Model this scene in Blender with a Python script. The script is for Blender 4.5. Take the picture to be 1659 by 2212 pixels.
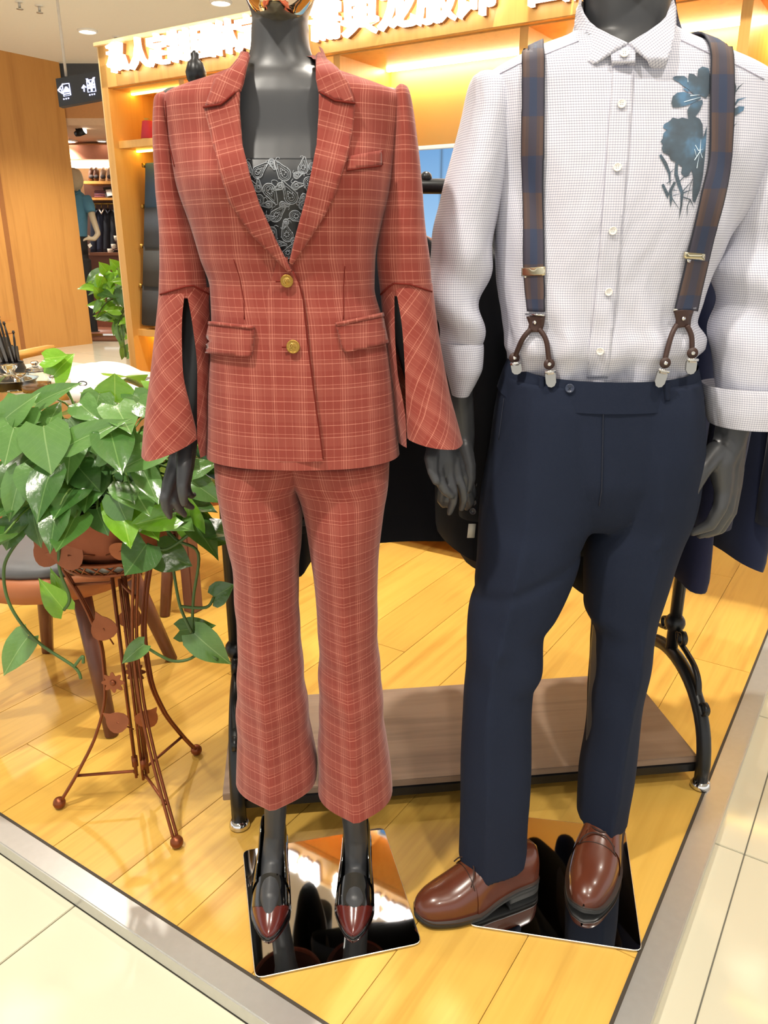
import bpy, bmesh, math, random
from mathutils import Vector, Matrix, noise
from mathutils.bvhtree import BVHTree
from mathutils.geometry import delaunay_2d_cdt
for o in list(bpy.data.objects): bpy.data.objects.remove(o)
SC = bpy.context.scene
COL = SC.collection
random.seed(7)
# ------------------------------------------------------------------ camera
CH = 1.25; TH = math.radians(19.0); FPX = 1690.0; CX, CY = 829.5, 1106.0
CT, ST = math.cos(TH), math.sin(TH)
CAM = Vector((0, 0, CH))
cd = bpy.data.cameras.new('camera'); co = bpy.data.objects.new('camera', cd); COL.objects.link(co)
cd.sensor_fit = 'VERTICAL'; cd.sensor_height = 24.0; cd.lens = 24.0 * FPX / 2212.0
cd.clip_start = 0.05; cd.clip_end = 100
co.location = CAM; co.rotation_euler = (math.radians(90) - TH, 0, 0)
SC.camera = co
# ------------------------------------------------------------------ world, exposure
w = bpy.data.worlds.new('world'); SC.world = w; w.use_nodes = True
bg = w.node_tree.nodes['Background']; bg.inputs[0].default_value = (1.0, 0.985, 0.96, 1); bg.inputs[1].default_value = 1.0
SC.view_settings.view_transform = 'Standard'; SC.view_settings.look = 'None'
SC.view_settings.exposure = 0.35; SC.view_settings.gamma = 1.0; SC.view_settings.use_curve_mapping = False
CEIL = 3.3
# ceiling downlights: (x, y, watts); lamps are built with their fittings further down
DOWNLIGHTS = [(2.11, 4.19, 60), (-1.43, 3.69, 75), (-3.03, 9.16, 200), (-1.47, 8.15, 150), (-0.95, 0.35, 125), (0.65, 0.2, 55),
              (0.1, -1.3, 60), (1.9, 1.5, 50), (-2.3, 1.7, 60), (-2.9, 5.6, 190), (0.35, 2.3, 120)]
def ray(px, py):
    u = (CY - py) / FPX
    return Vector(((px - CX) / FPX, CT + u * ST, -ST + u * CT))
def P(px, py, Y):
    d = ray(px, py); return CAM + d * (Y / d.y)
def F(px, py, z=0.0):
    d = ray(px, py); return CAM + d * ((z - CH) / d.z)
def PX(p):
    r = p - CAM; f = r.y * CT - r.z * ST; u = r.y * ST + r.z * CT
    return CX + FPX * r.x / f, CY - FPX * u / f
# room axes: U runs along the shop front to the right, V goes back into the shop
U = Vector((0.838, -0.546, 0)).normalized(); V = Vector((0.546, 0.838, 0)).normalized(); Z = Vector((0, 0, 1))
_a = F(560, 2125); _b = F(1326, 2212)
K = _a + U * ((_b - _a).dot(U)); K.z = 0
def R(u, v, z=0.0): return K + U * u + V * v + Z * z

# ------------------------------------------------------------------ node materials
def lin(h):
    h = h.lstrip('#'); c = [int(h[i:i+2], 16) / 255 for i in (0, 2, 4)]
    return tuple(x / 12.92 if x <= 0.04045 else ((x + 0.055) / 1.055) ** 2.4 for x in c) + (1,)
class NB:
    def __init__(s, name):
        s.m = bpy.data.materials.new(name); s.m.use_nodes = True; s.t = s.m.node_tree
        s.b = s.t.nodes['Principled BSDF']
    def n(s, typ, ins=None, **kw):
        nd = s.t.nodes.new(typ)
        for k, v in kw.items(): setattr(nd, k, v)
        for k, v in (ins or {}).items(): s.put(nd.inputs[k], v)
        return nd
    def put(s, sock, v):
        if hasattr(v, 'is_output'): s.t.links.new(v, sock)
        elif hasattr(v, 'outputs'): s.t.links.new(v.outputs[0], sock)
        else: sock.default_value = v
    def m_(s, op, a, b=0.0, c=0.0, clamp=False):
        nd = s.n('ShaderNodeMath', {0: a, 1: b, 2: c}, operation=op); nd.use_clamp = clamp; return nd.outputs[0]
    def mix(s, f, a, b, mode='MIX'):
        nd = s.t.nodes.new('ShaderNodeMix'); nd.data_type = 'RGBA'; nd.blend_type = mode
        s.put(nd.inputs[0], f); s.put(nd.inputs[6], a); s.put(nd.inputs[7], b); return nd.outputs[2]
    def ramp(s, f, stops):
        nd = s.n('ShaderNodeValToRGB', {0: f}); e = nd.color_ramp.elements
        while len(e) > 1: e.remove(e[-1])
        e[0].position = stops[0][0]; e[0].color = stops[0][1]
        for p, c in stops[1:]:
            x = e.new(p); x.color = c
        return nd.outputs[0]
    def noise(s, vec, scale, detail=3.0, rough=0.5):
        return s.n('ShaderNodeTexNoise', {'Vector': vec, 'Scale': scale, 'Detail': detail, 'Roughness': rough}).outputs[0]
    def mapv(s, vec, sc=(1, 1, 1), rot=(0, 0, 0), loc=(0, 0, 0)):
        return s.n('ShaderNodeMapping', {'Vector': vec, 'Scale': sc, 'Rotation': rot, 'Location': loc}).outputs[0]
    def stripe(s, c, period, off, width):
        f = s.m_('FRACT', s.m_('DIVIDE', s.m_('ADD', c, off), period))
        d = s.m_('ABSOLUTE', s.m_('SUBTRACT', f, 0.5))
        return s.m_('LESS_THAN', d, width / period / 2)
    def bump(s, h, strength=0.3, dist=0.002):
        bnode = s.n('ShaderNodeBump', {'Height': h, 'Strength': strength, 'Distance': dist}); s.t.links.new(bnode.outputs[0], s.b.inputs['Normal'])
    def set(s, **kw):
        for k, v in kw.items(): s.put(s.b.inputs[k.replace('_', ' ')], v)
        return s.m
MATS = {}
def mat(name, col, rough=0.5, metal=0.0, spec=0.5, noise_amt=0.08, noise_scale=30.0, emit=None, est=1.0, coat=0.0, trans=0.0, bump=0.0, bscale=200, sheen=0.0):
    if name in MATS: return MATS[name]
    b = NB(name); tc = b.n('ShaderNodeTexCoord').outputs['Object']
    c = lin(col) if isinstance(col, str) else col
    nz = b.noise(tc, noise_scale)
    k = b.m_('MULTIPLY_ADD', nz, 2 * noise_amt, 1 - noise_amt)
    cc = b.n('ShaderNodeCombineColor', {0: k, 1: k, 2: k}).outputs[0]
    b.set(Base_Color=b.mix(1.0, c, cc, 'MULTIPLY'), Roughness=rough, Metallic=metal)
    b.b.inputs['Specular IOR Level'].default_value = spec
    b.b.inputs['Coat Weight'].default_value = coat; b.b.inputs['Coat Roughness'].default_value = 0.05
    b.b.inputs['Transmission Weight'].default_value = trans
    b.b.inputs['Sheen Weight'].default_value = sheen
    if bump: b.bump(b.noise(tc, bscale), bump, 0.001)
    if emit: b.set(Emission_Color=lin(emit)); b.b.inputs['Emission Strength'].default_value = est
    MATS[name] = b.m; return b.m

def plaid(name, rot=0.0, base='8c3e33', dark='652a23', line='c4806e'):
    b = NB(name); uv = b.n('ShaderNodeUVMap').outputs[0]
    uvr = b.mapv(uv, rot=(0, 0, rot))
    wob = b.noise(b.mapv(uvr, sc=(14, 14, 1)), 1.0, 2.0)
    sp = b.n('ShaderNodeSeparateXYZ', {0: uvr})
    x = b.m_('MULTIPLY_ADD', wob, 0.0012, sp.outputs[0]); y = b.m_('MULTIPLY_ADD', wob, 0.0012, sp.outputs[1])
    fine = b.stripe(x, 0.0017, 0, 0.00065)
    slub = b.noise(b.mapv(uvr, sc=(900, 60, 1)), 1.0, 2.0); slub2 = b.noise(b.mapv(uvr, sc=(60, 900, 1)), 1.0, 2.0)
    band = b.stripe(x, 0.046, 0.01, 0.017); bandh = b.stripe(y, 0.038, 0.006, 0.015)
    c0 = b.mix(b.m_('MULTIPLY', fine, 0.42), lin(base), lin(dark))
    c0 = b.mix(b.m_('MULTIPLY', b.m_('ADD', band, bandh), 0.07), c0, lin(line))
    big = b.noise(uvr, 9.0)
    c0 = b.mix(b.m_('MULTIPLY', big, 0.25), c0, lin(dark))
    hv = b.m_('MAXIMUM', b.stripe(x, 0.046, 0.003, 0.0011), b.stripe(x, 0.046, 0.007, 0.0011))
    hv = b.m_('MAXIMUM', hv, b.m_('MULTIPLY', b.stripe(x, 0.0115, 0.0055, 0.0009), 0.62))
    hh = b.m_('MAXIMUM', b.stripe(y, 0.0185, 0.002, 0.0010), b.m_('MULTIPLY', b.stripe(y, 0.037, 0.0055, 0.0009), 0.8))
    hv = b.m_('MULTIPLY', hv, b.m_('MULTIPLY_ADD', slub, 1.3, 0.0)); hh = b.m_('MULTIPLY', hh, b.m_('MULTIPLY_ADD', slub2, 1.4, 0.05))
    ln = b.m_('ADD', b.m_('MULTIPLY', hv, 0.58), b.m_('MULTIPLY', hh, 0.72), clamp=True)
    c1 = b.mix(ln, c0, lin(line))
    b.set(Base_Color=c1, Roughness=0.85); b.b.inputs['Specular IOR Level'].default_value = 0.2
    b.b.inputs['Sheen Weight'].default_value = 0.15
    b.bump(b.m_('ADD', b.noise(uvr, 30.0, 2.0), b.m_('MULTIPLY', fine, 0.05)), 0.25, 0.004)
    return b.m
M_PLAID = plaid('russet_plaid_suiting'); M_PLAIDB = plaid('russet_plaid_bias', math.radians(38))
def shirting(name):
    b = NB(name); uv = b.n('ShaderNodeUVMap').outputs[0]
    sp = b.n('ShaderNodeSeparateXYZ', {0: uv})
    x, y = sp.outputs[0], sp.outputs[1]
    g = b.m_('ADD', b.m_('MULTIPLY', b.stripe(x, 0.0037, 0, 0.0008), 0.42), b.m_('MULTIPLY', b.stripe(y, 0.0037, 0, 0.0009), 0.6), clamp=True)
    c = b.mix(g, lin('d2d2dc'), lin('787b96'))
    b.set(Base_Color=c, Roughness=0.6); b.b.inputs['Specular IOR Level'].default_value = 0.3
    b.bump(b.noise(b.mapv(uv, sc=(9, 4, 1)), 1.6, 3.0), 0.55, 0.02)
    return b.m
M_SHIRT = shirting('white_grid_check_cotton')
def straps(name):
    b = NB(name); uv = b.n('ShaderNodeUVMap').outputs[0]; sp = b.n('ShaderNodeSeparateXYZ', {0: uv}); x, y = sp.outputs[0], sp.outputs[1]
    cen = b.m_('LESS_THAN', b.m_('ABSOLUTE', b.m_('SUBTRACT', x, 0.5)), 0.17)
    side = b.m_('LESS_THAN', b.m_('ABSOLUTE', b.m_('SUBTRACT', x, 0.5)), 0.30)
    edge = b.m_('GREATER_THAN', b.m_('ABSOLUTE', b.m_('SUBTRACT', x, 0.5)), 0.46)
    row = b.stripe(y, 0.105, 0.02, 0.052)
    c = b.mix(side, lin('54423d'), lin('4a3c3c'))
    c = b.mix(b.m_('MULTIPLY', row, 0.75), c, lin('33364a'))
    c = b.mix(b.m_('MULTIPLY', cen, b.m_('MULTIPLY_ADD', row, 0.45, 0.5)), c, lin('2a3650'))
    c = b.mix(edge, c, lin('1d1f2b'))
    b.set(Base_Color=c, Roughness=0.75); b.bump(b.stripe(y, 0.0016, 0, 0.0008), 0.15, 0.0006); return b.m
M_STRAP = straps('navy_brown_check_webbing')
def woodmat(name, c1, c2, c3, axis=1, scale=1.0, rough=0.35, rnd=0.12, coat=0.0, knots=True):
    b = NB(name); tc = b.n('ShaderNodeTexCoord').outputs['Object']; oi = b.n('ShaderNodeObjectInfo')
    sc = [7 * scale, 7 * scale, 7 * scale]; sc[axis] = 0.8 * scale
    off = b.n('ShaderNodeVectorMath', {0: tc, 1: b.n('ShaderNodeCombineXYZ', {0: b.m_('MULTIPLY', oi.outputs['Random'], 37.0), 1: b.m_('MULTIPLY', oi.outputs['Random'], 91.0), 2: 0.0})}, operation='ADD').outputs[0]
    v = b.mapv(off, sc=sc)
    big = b.noise(v, 1.3, 4.0, 0.6)
    wav = b.n('ShaderNodeTexWave', {'Vector': v, 'Scale': 0.9, 'Distortion': 7.0, 'Detail': 3.0, 'Detail Scale': 1.6}); wav.bands_direction = 'X' if axis != 0 else 'Y'
    sc2 = [90 * scale, 90 * scale, 90 * scale]; sc2[axis] = 2.5 * scale
    fine = b.noise(b.mapv(off, sc=sc2), 1.0, 3.0)
    t = b.m_('ADD', b.m_('MULTIPLY', big, 0.72), b.m_('ADD', b.m_('MULTIPLY', wav.outputs[1], 0.07), b.m_('MULTIPLY', fine, 0.22)))
    c = b.ramp(t, [(0.25, lin(c1)), (0.5, lin(c2)), (0.72, lin(c3))])
    k = b.m_('MULTIPLY_ADD', oi.outputs['Random'], rnd, 1 - rnd / 2)
    c = b.mix(1.0, c, b.n('ShaderNodeCombineColor', {0: k, 1: k, 2: k}).outputs[0], 'MULTIPLY')
    b.set(Base_Color=c, Roughness=rough); b.b.inputs['Coat Weight'].default_value = coat; b.b.inputs['Coat Roughness'].default_value = 0.12
    b.bump(fine, 0.06, 0.001); return b.m
M_FLOORWOOD = woodmat('honey_oak_laminate', 'c39742', 'd0a750', 'b28538', 1, 1.0, 0.33, 0.10)
M_CABWOOD = woodmat('orange_veneer', 'd09a4c', 'daa658', 'c48f42', 2, 1.0, 0.4, 0.04)
M_PANELWOOD = woodmat('wall_veneer', 'c08540', 'c98f47', 'b57b38', 2, 0.7, 0.45, 0.04)
M_GREYWOOD = woodmat('grey_brown_oak', '77604f', '8a7462', '634d40', 0, 1.0, 0.5, 0.0)
M_DARKWOOD = woodmat('dark_walnut', '5f382b', '6d4334', '4b2a20', 2, 1.0, 0.4, 0.0)
M_BLACKSKIN = mat('satin_black_fibreglass', '3a3b3e', 0.42, 0, 0.5, 0.04)
M_NAVY = mat('navy_wool', '1a2132', 0.9, 0, 0.2, 0.10, 400, sheen=0.0, bump=0.2, bscale=900)
M_BLACKIRON = mat('black_iron', '1c1d1f', 0.35, 0.3, 0.5, 0.08)
M_CHROME = mat('chrome', 'd8d8d8', 0.08, 1.0, 0.5, 0.02)
M_STEEL = mat('brushed_steel', 'c6c6c3', 0.36, 0.7, 0.5, 0.06, 60)
M_MIRROR = mat('mirror_steel', 'c4c6c8', 0.03, 1.0, 0.5, 0.01)
M_BRASS = mat('antique_brass', 'a8843f', 0.38, 0.9, 0.5, 0.2, 300, bump=0.6, bscale=500)
M_GOLD = mat('gold_chrome', 'f2ddb0', 0.06, 1.0, 0.5, 0.02)
M_TILE = mat('cream_polished_tile', 'c8c3ad', 0.10, 0, 0.5, 0.03, 2.0)
M_GROUT = mat('grout', '77766c', 0.7)
M_CEIL = mat('ceiling_paint', 'f3efe8', 0.8, 0, 0.3, 0.02)
M_SEAM = mat('dark_russet_seam', '6a261f', 0.9, 0, 0.1)  # darker russet of the suit's seams, edges and buttonholes
M_LEATHER = mat('brown_shoe_leather', '572b1c', 0.26, 0, 0.5, 0.18, 18, coat=0.25)
M_DKLEATHER = mat('dark_strap_leather', '3b2620', 0.5, 0, 0.4, 0.1)
M_RUBBER = mat('black_rubber', '1b1b1a', 0.55)
M_PATENT = mat('black_patent', '0b0b0c', 0.07, 0, 0.6, 0.02, coat=0.8)
M_OXBLOOD = mat('oxblood_leather', '551812', 0.22, 0, 0.5, 0.1, coat=0.4)
M_BTN = mat('pearl_button', 'e7e4df', 0.25, 0, 0.5, 0.04)

# ------------------------------------------------------------------ mesh helpers
ORG = {}
def org(o): return ORG.get(o.name, Vector((0, 0, 0)))
def props(o, label=None, cat=None, group=None, kind=None):
    if label: o['label'] = label
    if cat: o['category'] = cat
    if group: o['group'] = group
    if kind: o['kind'] = kind
    return o
def empty(name, loc, label, cat, group=None):
    o = bpy.data.objects.new(name, None); COL.objects.link(o); o.empty_display_size = 0.05
    o.location = loc; ORG[o.name] = Vector(loc); return props(o, label, cat, group)
def mk(name, VF, m, parent=None, smooth=True, uv=None, label=None, cat=None, group=None, kind=None, origin=None, weld=False, sharp=None):
    Vs, Fs = VF[0], VF[1]
    if uv is None and len(VF) > 2: uv = VF[2]
    if parent is not None: o0 = org(parent)
    elif origin is not None: o0 = Vector(origin)
    else:
        xs = [v[0] for v in Vs]; ys = [v[1] for v in Vs]; zs = [v[2] for v in Vs]
        o0 = Vector(((min(xs) + max(xs)) / 2, (min(ys) + max(ys)) / 2, min(zs)))
    me = bpy.data.meshes.new(name); me.from_pydata([tuple(Vector(v) - o0) for v in Vs], [], [tuple(f) for f in Fs])
    if uv:
        l = me.uv_layers.new(name='UVMap'); flat = []
        for f in uv:
            for c in f: flat += [c[0], c[1]]
        if len(flat) == 2 * len(me.loops): l.data.foreach_set('uv', flat)
    me.materials.append(m)
    if smooth: me.polygons.foreach_set('use_smooth', [True] * len(me.polygons))
    me.update()
    if sharp: me.set_sharp_from_angle(angle=math.radians(sharp))
    o = bpy.data.objects.new(name, me); COL.objects.link(o)
    if parent is not None: o.parent = parent
    else: o.location = o0
    ORG[o.name] = o0
    return props(o, label, cat, group, kind)
def join(*parts):
    Vs, Fs = [], []
    for p in parts:
        k = len(Vs); Vs += [Vector(v) for v in p[0]]; Fs += [tuple(i + k for i in f) for f in p[1]]
    return Vs, Fs
def hermite(keys, t):
    """monotone-ish cubic through rows keyed by column 0"""
    n = len(keys)
    if t <= keys[0][0]: return list(keys[0])
    if t >= keys[-1][0]: return list(keys[-1])
    i = 0
    while keys[i + 1][0] < t: i += 1
    a, b = keys[i], keys[i + 1]; h = b[0] - a[0]; s = (t - a[0]) / h; out = [t]
    for c in range(1, len(a)):
        d = (b[c] - a[c]) / h
        def tan(j):
            if j == 0 or j == n - 1: return d
            d0 = (keys[j][c] - keys[j-1][c]) / (keys[j][0] - keys[j-1][0]); d1 = (keys[j+1][c] - keys[j][c]) / (keys[j+1][0] - keys[j][0])
            return 0.0 if d0 * d1 <= 0 else 2 * d0 * d1 / (d0 + d1)
        m0, m1 = tan(i), tan(i + 1)
        s2, s3 = s * s, s * s * s
        out.append((2*s3-3*s2+1)*a[c] + (s3-2*s2+s)*h*m0 + (-2*s3+3*s2)*b[c] + (s3-s2)*h*m1)
    return out
def sg(x, e): return math.copysign(abs(x) ** e, x)
def loft(rows, n=56, step=9.0, e=2.0, capt=True, capb=True, disp=None, crease=None, keep=None, hook=None):
    """rows: (py, xl, xr, Y, front depth, back depth). Horizontal rings -> verts, faces, loop uvs in metres. """
    y0, y1 = rows[0][0], rows[-1][0]; m = max(2, int(abs(y1 - y0) / step)) + 1
    Vs, Us = [], []
    ex = 2.0 / e
    for j in range(m):
        py = y0 + (y1 - y0) * j / (m - 1); r = hermite(rows, py)
        A = P(r[1], py, r[3]); B = P(r[2], py, r[3]); c = (A + B) / 2; a = (B.x - A.x) / 2
        ring = []
        cr = hermite(crease, py) if crease else None
        xc = P(cr[1], py, r[3] - r[4]).x if cr else 0
        for i in range(n):
            ph = -math.pi / 2 + 2 * math.pi * i / n
            cs, sn = math.cos(ph), math.sin(ph)
            x = c.x + a * sg(cs, ex); dep = r[4] if sn > 0 else r[5]
            y = c.y - dep * sg(sn, ex)
            if cr and sn > 0: y -= cr[2] * math.exp(-abs(x - xc) / cr[3]) * min(1, sn * 3)
            p = Vector((x, y, c.z))
            if disp:
                q = disp(p, ph, py)
                if isinstance(q, Vector): p = q
                else:
                    d = Vector((cs / max(a, .01), -sn / max(dep, .01), 0)).normalized(); p = p + d * q
            ring.append(p)
        Vs += ring
        L = [0.0]
        for i in range(n): L.append(L[-1] + (ring[(i + 1) % n] - ring[i]).length)
        mid = L[n // 2]
        Us.append([(l - mid, c.z) for l in L])
    Fs, UV = [], []
    for j in range(m - 1):
        for i in range(n):
            f = (j*n+i, j*n+(i+1) % n, (j+1)*n+(i+1) % n, (j+1)*n+i)
            if keep:
                cen = sum((Vs[k] for k in f), Vector()) / 4
                if not keep(cen): continue
            Fs.append(f); UV.append((Us[j][i], Us[j][i+1], Us[j+1][i+1], Us[j+1][i]))
    def cap(j, rev):
        k = len(Vs); c = sum(Vs[j*n:(j+1)*n], Vector()) / n; Vs.append(c)
        for i in range(n):
            a_, b_ = j*n+i, j*n+(i+1) % n
            Fs.append((b_, a_, k) if not rev else (a_, b_, k))
            u0, u1 = (Vs[a_].x, Vs[a_].y), (Vs[b_].x, Vs[b_].y)
            UV.append((u1, u0, (c.x, c.y)) if not rev else (u0, u1, (c.x, c.y)))
    if capt: cap(0, False)
    if capb: cap(m - 1, True)
    return Vs, Fs, UV
def jl(*ls):
    Vs, Fs, UV = [], [], []
    for l in ls:
        k = len(Vs); Vs += l[0]; Fs += [tuple(i + k for i in f) for f in l[1]]; UV += l[2]
    return Vs, Fs, UV
def bvh(l): return BVHTree.FromPolygons([tuple(v) for v in l[0]], [tuple(f) for f in l[1]])
def hit(B, px, py, off=0.0, Yg=1.3):
    d = ray(px, py).normalized(); h = B.ray_cast(CAM, d)
    if h[0] is None:
        h = B.find_nearest(P(px, py, Yg))
    nrm = h[1]
    if nrm.dot(d) > 0: nrm = -nrm
    return h[0] + nrm * off, nrm
def inpoly(x, y, poly):
    r = False; j = len(poly) - 1
    for i in range(len(poly)):
        a, b = poly[i], poly[j]
        if (a[1] > y) != (b[1] > y) and x < (b[0]-a[0]) * (y-a[1]) / (b[1]-a[1]) + a[0]: r = not r
        j = i
    return r
def dens(poly, step, closed=True):
    out = []; n = len(poly)
    for i in range(n if closed else n - 1):
        a, b = poly[i], poly[(i + 1) % n]; L = math.hypot(b[0]-a[0], b[1]-a[1]); k = max(1, int(L / step))
        out += [(a[0] + (b[0]-a[0]) * t / k, a[1] + (b[1]-a[1]) * t / k) for t in range(k)]
    if not closed: out.append(poly[-1])
    return out
def patch(poly, B, off=0.003, thick=0.0, step=9, Yg=1.3, uvrot=0.0, smooth_off=None):
    """a sheet cut to an outline and laid on a surface, with an edge of its own thickness"""
    bd = dens(poly, step); pts = list(bd)
    xs = [p[0] for p in poly]; ys = [p[1] for p in poly]
    y = min(ys) + step / 2
    while y < max(ys):
        x = min(xs) + step / 2
        while x < max(xs):
            if inpoly(x, y, poly) and min((x-q[0])**2 + (y-q[1])**2 for q in bd) > (step*.45)**2: pts.append((x, y))
            x += step
        y += step
    nb = len(bd)
    v2, _, f2, _, _, _ = delaunay_2d_cdt([Vector(p) for p in pts], [], [list(range(nb))], 1, 1e-4)
    Vs, UV2 = [], []
    cr, sr = math.cos(uvrot), math.sin(uvrot)
    nrms = []
    for p in v2:
        o = off(p[0], p[1]) if callable(off) else off
        q, nr = hit(B, p[0], p[1], o, Yg); Vs.append(q); nrms.append(nr)
        u, v = q.x, q.z; UV2.append((u*cr - v*sr, u*sr + v*cr))
    Fs = [tuple(f) for f in f2]; n = len(Vs)
    UV = [[UV2[i] for i in f] for f in Fs]
    if thick:
        Vs += [Vs[i] - nrms[i] * thick for i in range(n)]
        ed = {}
        for f in f2:
            for a, b in zip(f, list(f[1:]) + [f[0]]):
                ed[(a, b)] = 1
        for (a, b) in list(ed):
            if (b, a) not in ed:
                Fs.append((b, a, a + n, b + n)); UV.append([UV2[b], UV2[a], UV2[a], UV2[b]])
    return Vs, Fs, UV
def spline(pts, per=6, closed=False):
    pts = [Vector(p) for p in pts]; n = len(pts); out = []
    for i in range(n if closed else n - 1):
        if closed: a, b, c, d = pts[(i-1) % n], pts[i], pts[(i+1) % n], pts[(i+2) % n]
        else: a, b, c, d = pts[max(i-1, 0)], pts[i], pts[i+1], pts[min(i+2, n-1)]
        for k in range(per):
            t = k / per
            out.append(0.5 * ((2*b) + (c-a)*t + (2*a-5*b+4*c-d)*t*t + (3*b-a-3*c+d)*t**3))
    if not closed: out.append(pts[-1])
    return out
def tube(pts, r, n=8, closed=False, flat=None):
    """flat=(w,h,upvector) makes a flat strap instead of a round rod"""
    pts = [Vector(p) for p in pts]; m = len(pts); Vs, Fs = [], []
    prev = None
    for i, p in enumerate(pts):
        if closed: t = pts[(i+1) % m] - pts[i-1]
        else: t = pts[min(i+1, m-1)] - pts[max(i-1, 0)]
        if t.length < 1e-9: t = Vector((0, 0, 1))
        t.normalize()
        if prev is None:
            up = flat[2] if flat else (Vector((0, 0, 1)) if abs(t.z) < .9 else Vector((1, 0, 0)))
            prev = (up - t * up.dot(t)).normalized()
        else: prev = (prev - t * prev.dot(t)).normalized()
        if flat: up = flat[2]; prev = (up - t * up.dot(t)).normalized()
        s = t.cross(prev)
        rr = r[i] if isinstance(r, (list, tuple)) else r
        for k in range(n):
            a = 2 * math.pi * k / n + (math.pi / 4 if flat else 0)
            if flat: Vs.append(p + s * (flat[0] / 2 * math.copysign(1, math.cos(a))) + prev * (flat[1] / 2 * math.copysign(1, math.sin(a))))
            else: Vs.append(p + (s * math.cos(a) + prev * math.sin(a)) * rr)
    for i in range(m if closed else m - 1):
        j = (i + 1) % m
        for k in range(n): Fs.append((i*n+k, i*n+(k+1) % n, j*n+(k+1) % n, j*n+k))
    if not closed: Fs.append(tuple(range(n - 1, -1, -1))); Fs.append(tuple((m-1)*n + k for k in range(n)))
    return Vs, Fs
def ribbon(pts, wdt, thick, up): return tube(pts, 0, 4, flat=(wdt, thick, Vector(up)))
def lathe(prof, c, n=24, ax=None, sx=1.0, sy=1.0):
    """profile (r, h) turned about an axis through c"""
    ax = Vector((0, 0, 1)) if ax is None else Vector(ax).normalized()
    e1 = ax.cross(Vector((0, 1, 0)) if abs(ax.y) < .9 else Vector((1, 0, 0))).normalized(); e2 = ax.cross(e1)
    c = Vector(c); Vs, Fs = [], []; m = len(prof)
    for r, h in prof:
        for k in range(n):
            a = 2 * math.pi * k / n; Vs.append(c + ax * h + (e1 * math.cos(a) * sx + e2 * math.sin(a) * sy) * max(r, 1e-5))
    for i in range(m - 1):
        for k in range(n): Fs.append((i*n+k, i*n+(k+1) % n, (i+1)*n+(k+1) % n, (i+1)*n+k))
    Fs.append(tuple(range(n-1, -1, -1))); Fs.append(tuple((m-1)*n+k for k in range(n)))
    return Vs, Fs
def ball(c, r, n=14, s=(1, 1, 1)):
    prof = [(r * math.sin(math.pi * i / 8), -r * math.cos(math.pi * i / 8)) for i in range(9)]
    Vs, Fs = lathe(prof, (0, 0, 0), n)
    return [Vector((v.x*s[0], v.y*s[1], v.z*s[2])) + Vector(c) for v in Vs], Fs
def obox(o, a, b, c, bev=0.0):
    """box from corner o along edge vectors a, b, c"""
    o, a, b, c = Vector(o), Vector(a), Vector(b), Vector(c)
    Vs = [o, o+a, o+a+b, o+b, o+c, o+a+c, o+a+b+c, o+b+c]
    Fs = [(0, 3, 2, 1), (4, 5, 6, 7), (0, 1, 5, 4), (1, 2, 6, 5), (2, 3, 7, 6), (3, 0, 4, 7)]
    if bev:
        bm = bmesh.new(); vv = [bm.verts.new(v) for v in Vs]
        for f in Fs: bm.faces.new([vv[i] for i in f])
        bmesh.ops.recalc_face_normals(bm, faces=bm.faces)
        bmesh.ops.bevel(bm, geom=list(bm.edges), offset=bev, segments=2, affect='EDGES')
        bm.verts.index_update()
        Vs = [v.co.copy() for v in bm.verts]; Fs = [tuple(v.index for v in f.verts) for f in bm.faces]; bm.free()
    return Vs, Fs
def rbox(u0, u1, v0, v1, z0, z1, bev=0.0, O=None):
    """box in room axes measured from O (default the platform corner)"""
    o = (K if O is None else O) + U*u0 + V*v0; o = Vector((o.x, o.y, z0))
    return obox(o, U*(u1-u0), V*(v1-v0), Z*(z1-z0), bev)
def abox(x0, x1, y0, y1, z0, z1, bev=0.0):
    return obox((x0, y0, z0), (x1-x0, 0, 0), (0, y1-y0, 0), (0, 0, z1-z0), bev)
def prism(poly3, d):
    """flat outline (list of points) given thickness along d"""
    n = len(poly3); Vs = [Vector(p) for p in poly3] + [Vector(p) + Vector(d) for p in poly3]
    Fs = [tuple(range(n)), tuple(range(2*n-1, n-1, -1))] + [(i, i+n, (i+1) % n + n, (i+1) % n) for i in range(n)]
    return Vs, Fs
def chain(pts, rad, n=12):
    """tapering limb: rods and round joints that later fuse into one skin"""
    out = []
    for i in range(len(pts)):
        out.append(ball(pts[i], rad[i], 12))
        if i: out.append(tube([pts[i-1], pts[i]], [rad[i-1], rad[i]], n))
    return join(*out)
def fuse(name, VF, m, voxel=0.005, smooth=6, parent=None, **kw):
    """union of overlapping closed shells into one continuous skin"""
    me = bpy.data.meshes.new('tmp'); me.from_pydata([tuple(v) for v in VF[0]], [], [tuple(f) for f in VF[1]])
    bm = bmesh.new(); bm.from_mesh(me); bmesh.ops.recalc_face_normals(bm, faces=bm.faces); bm.to_mesh(me); bm.free()
    o = bpy.data.objects.new('tmp', me); COL.objects.link(o)
    md = o.modifiers.new('r', 'REMESH'); md.mode = 'VOXEL'; md.voxel_size = voxel
    ms = o.modifiers.new('s', 'SMOOTH'); ms.factor = 0.5; ms.iterations = smooth
    dg = bpy.context.evaluated_depsgraph_get(); m2 = bpy.data.meshes.new_from_object(o.evaluated_get(dg))
    Vs = [v.co.copy() for v in m2.vertices]; Fs = [tuple(p.vertices) for p in m2.polygons]
    bpy.data.objects.remove(o)
    return mk(name, (Vs, Fs), m, parent, **kw)
def seam(pts, B, r=0.0009, off=0.0003, Yg=1.3):
    return tube([hit(B, x, y, off, Yg)[0] for x, y in dens(pts, 10, False)], r, 5)
def clone(o, parent=None):
    c = o.copy(); COL.objects.link(c); c.parent = parent; return c
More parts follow.
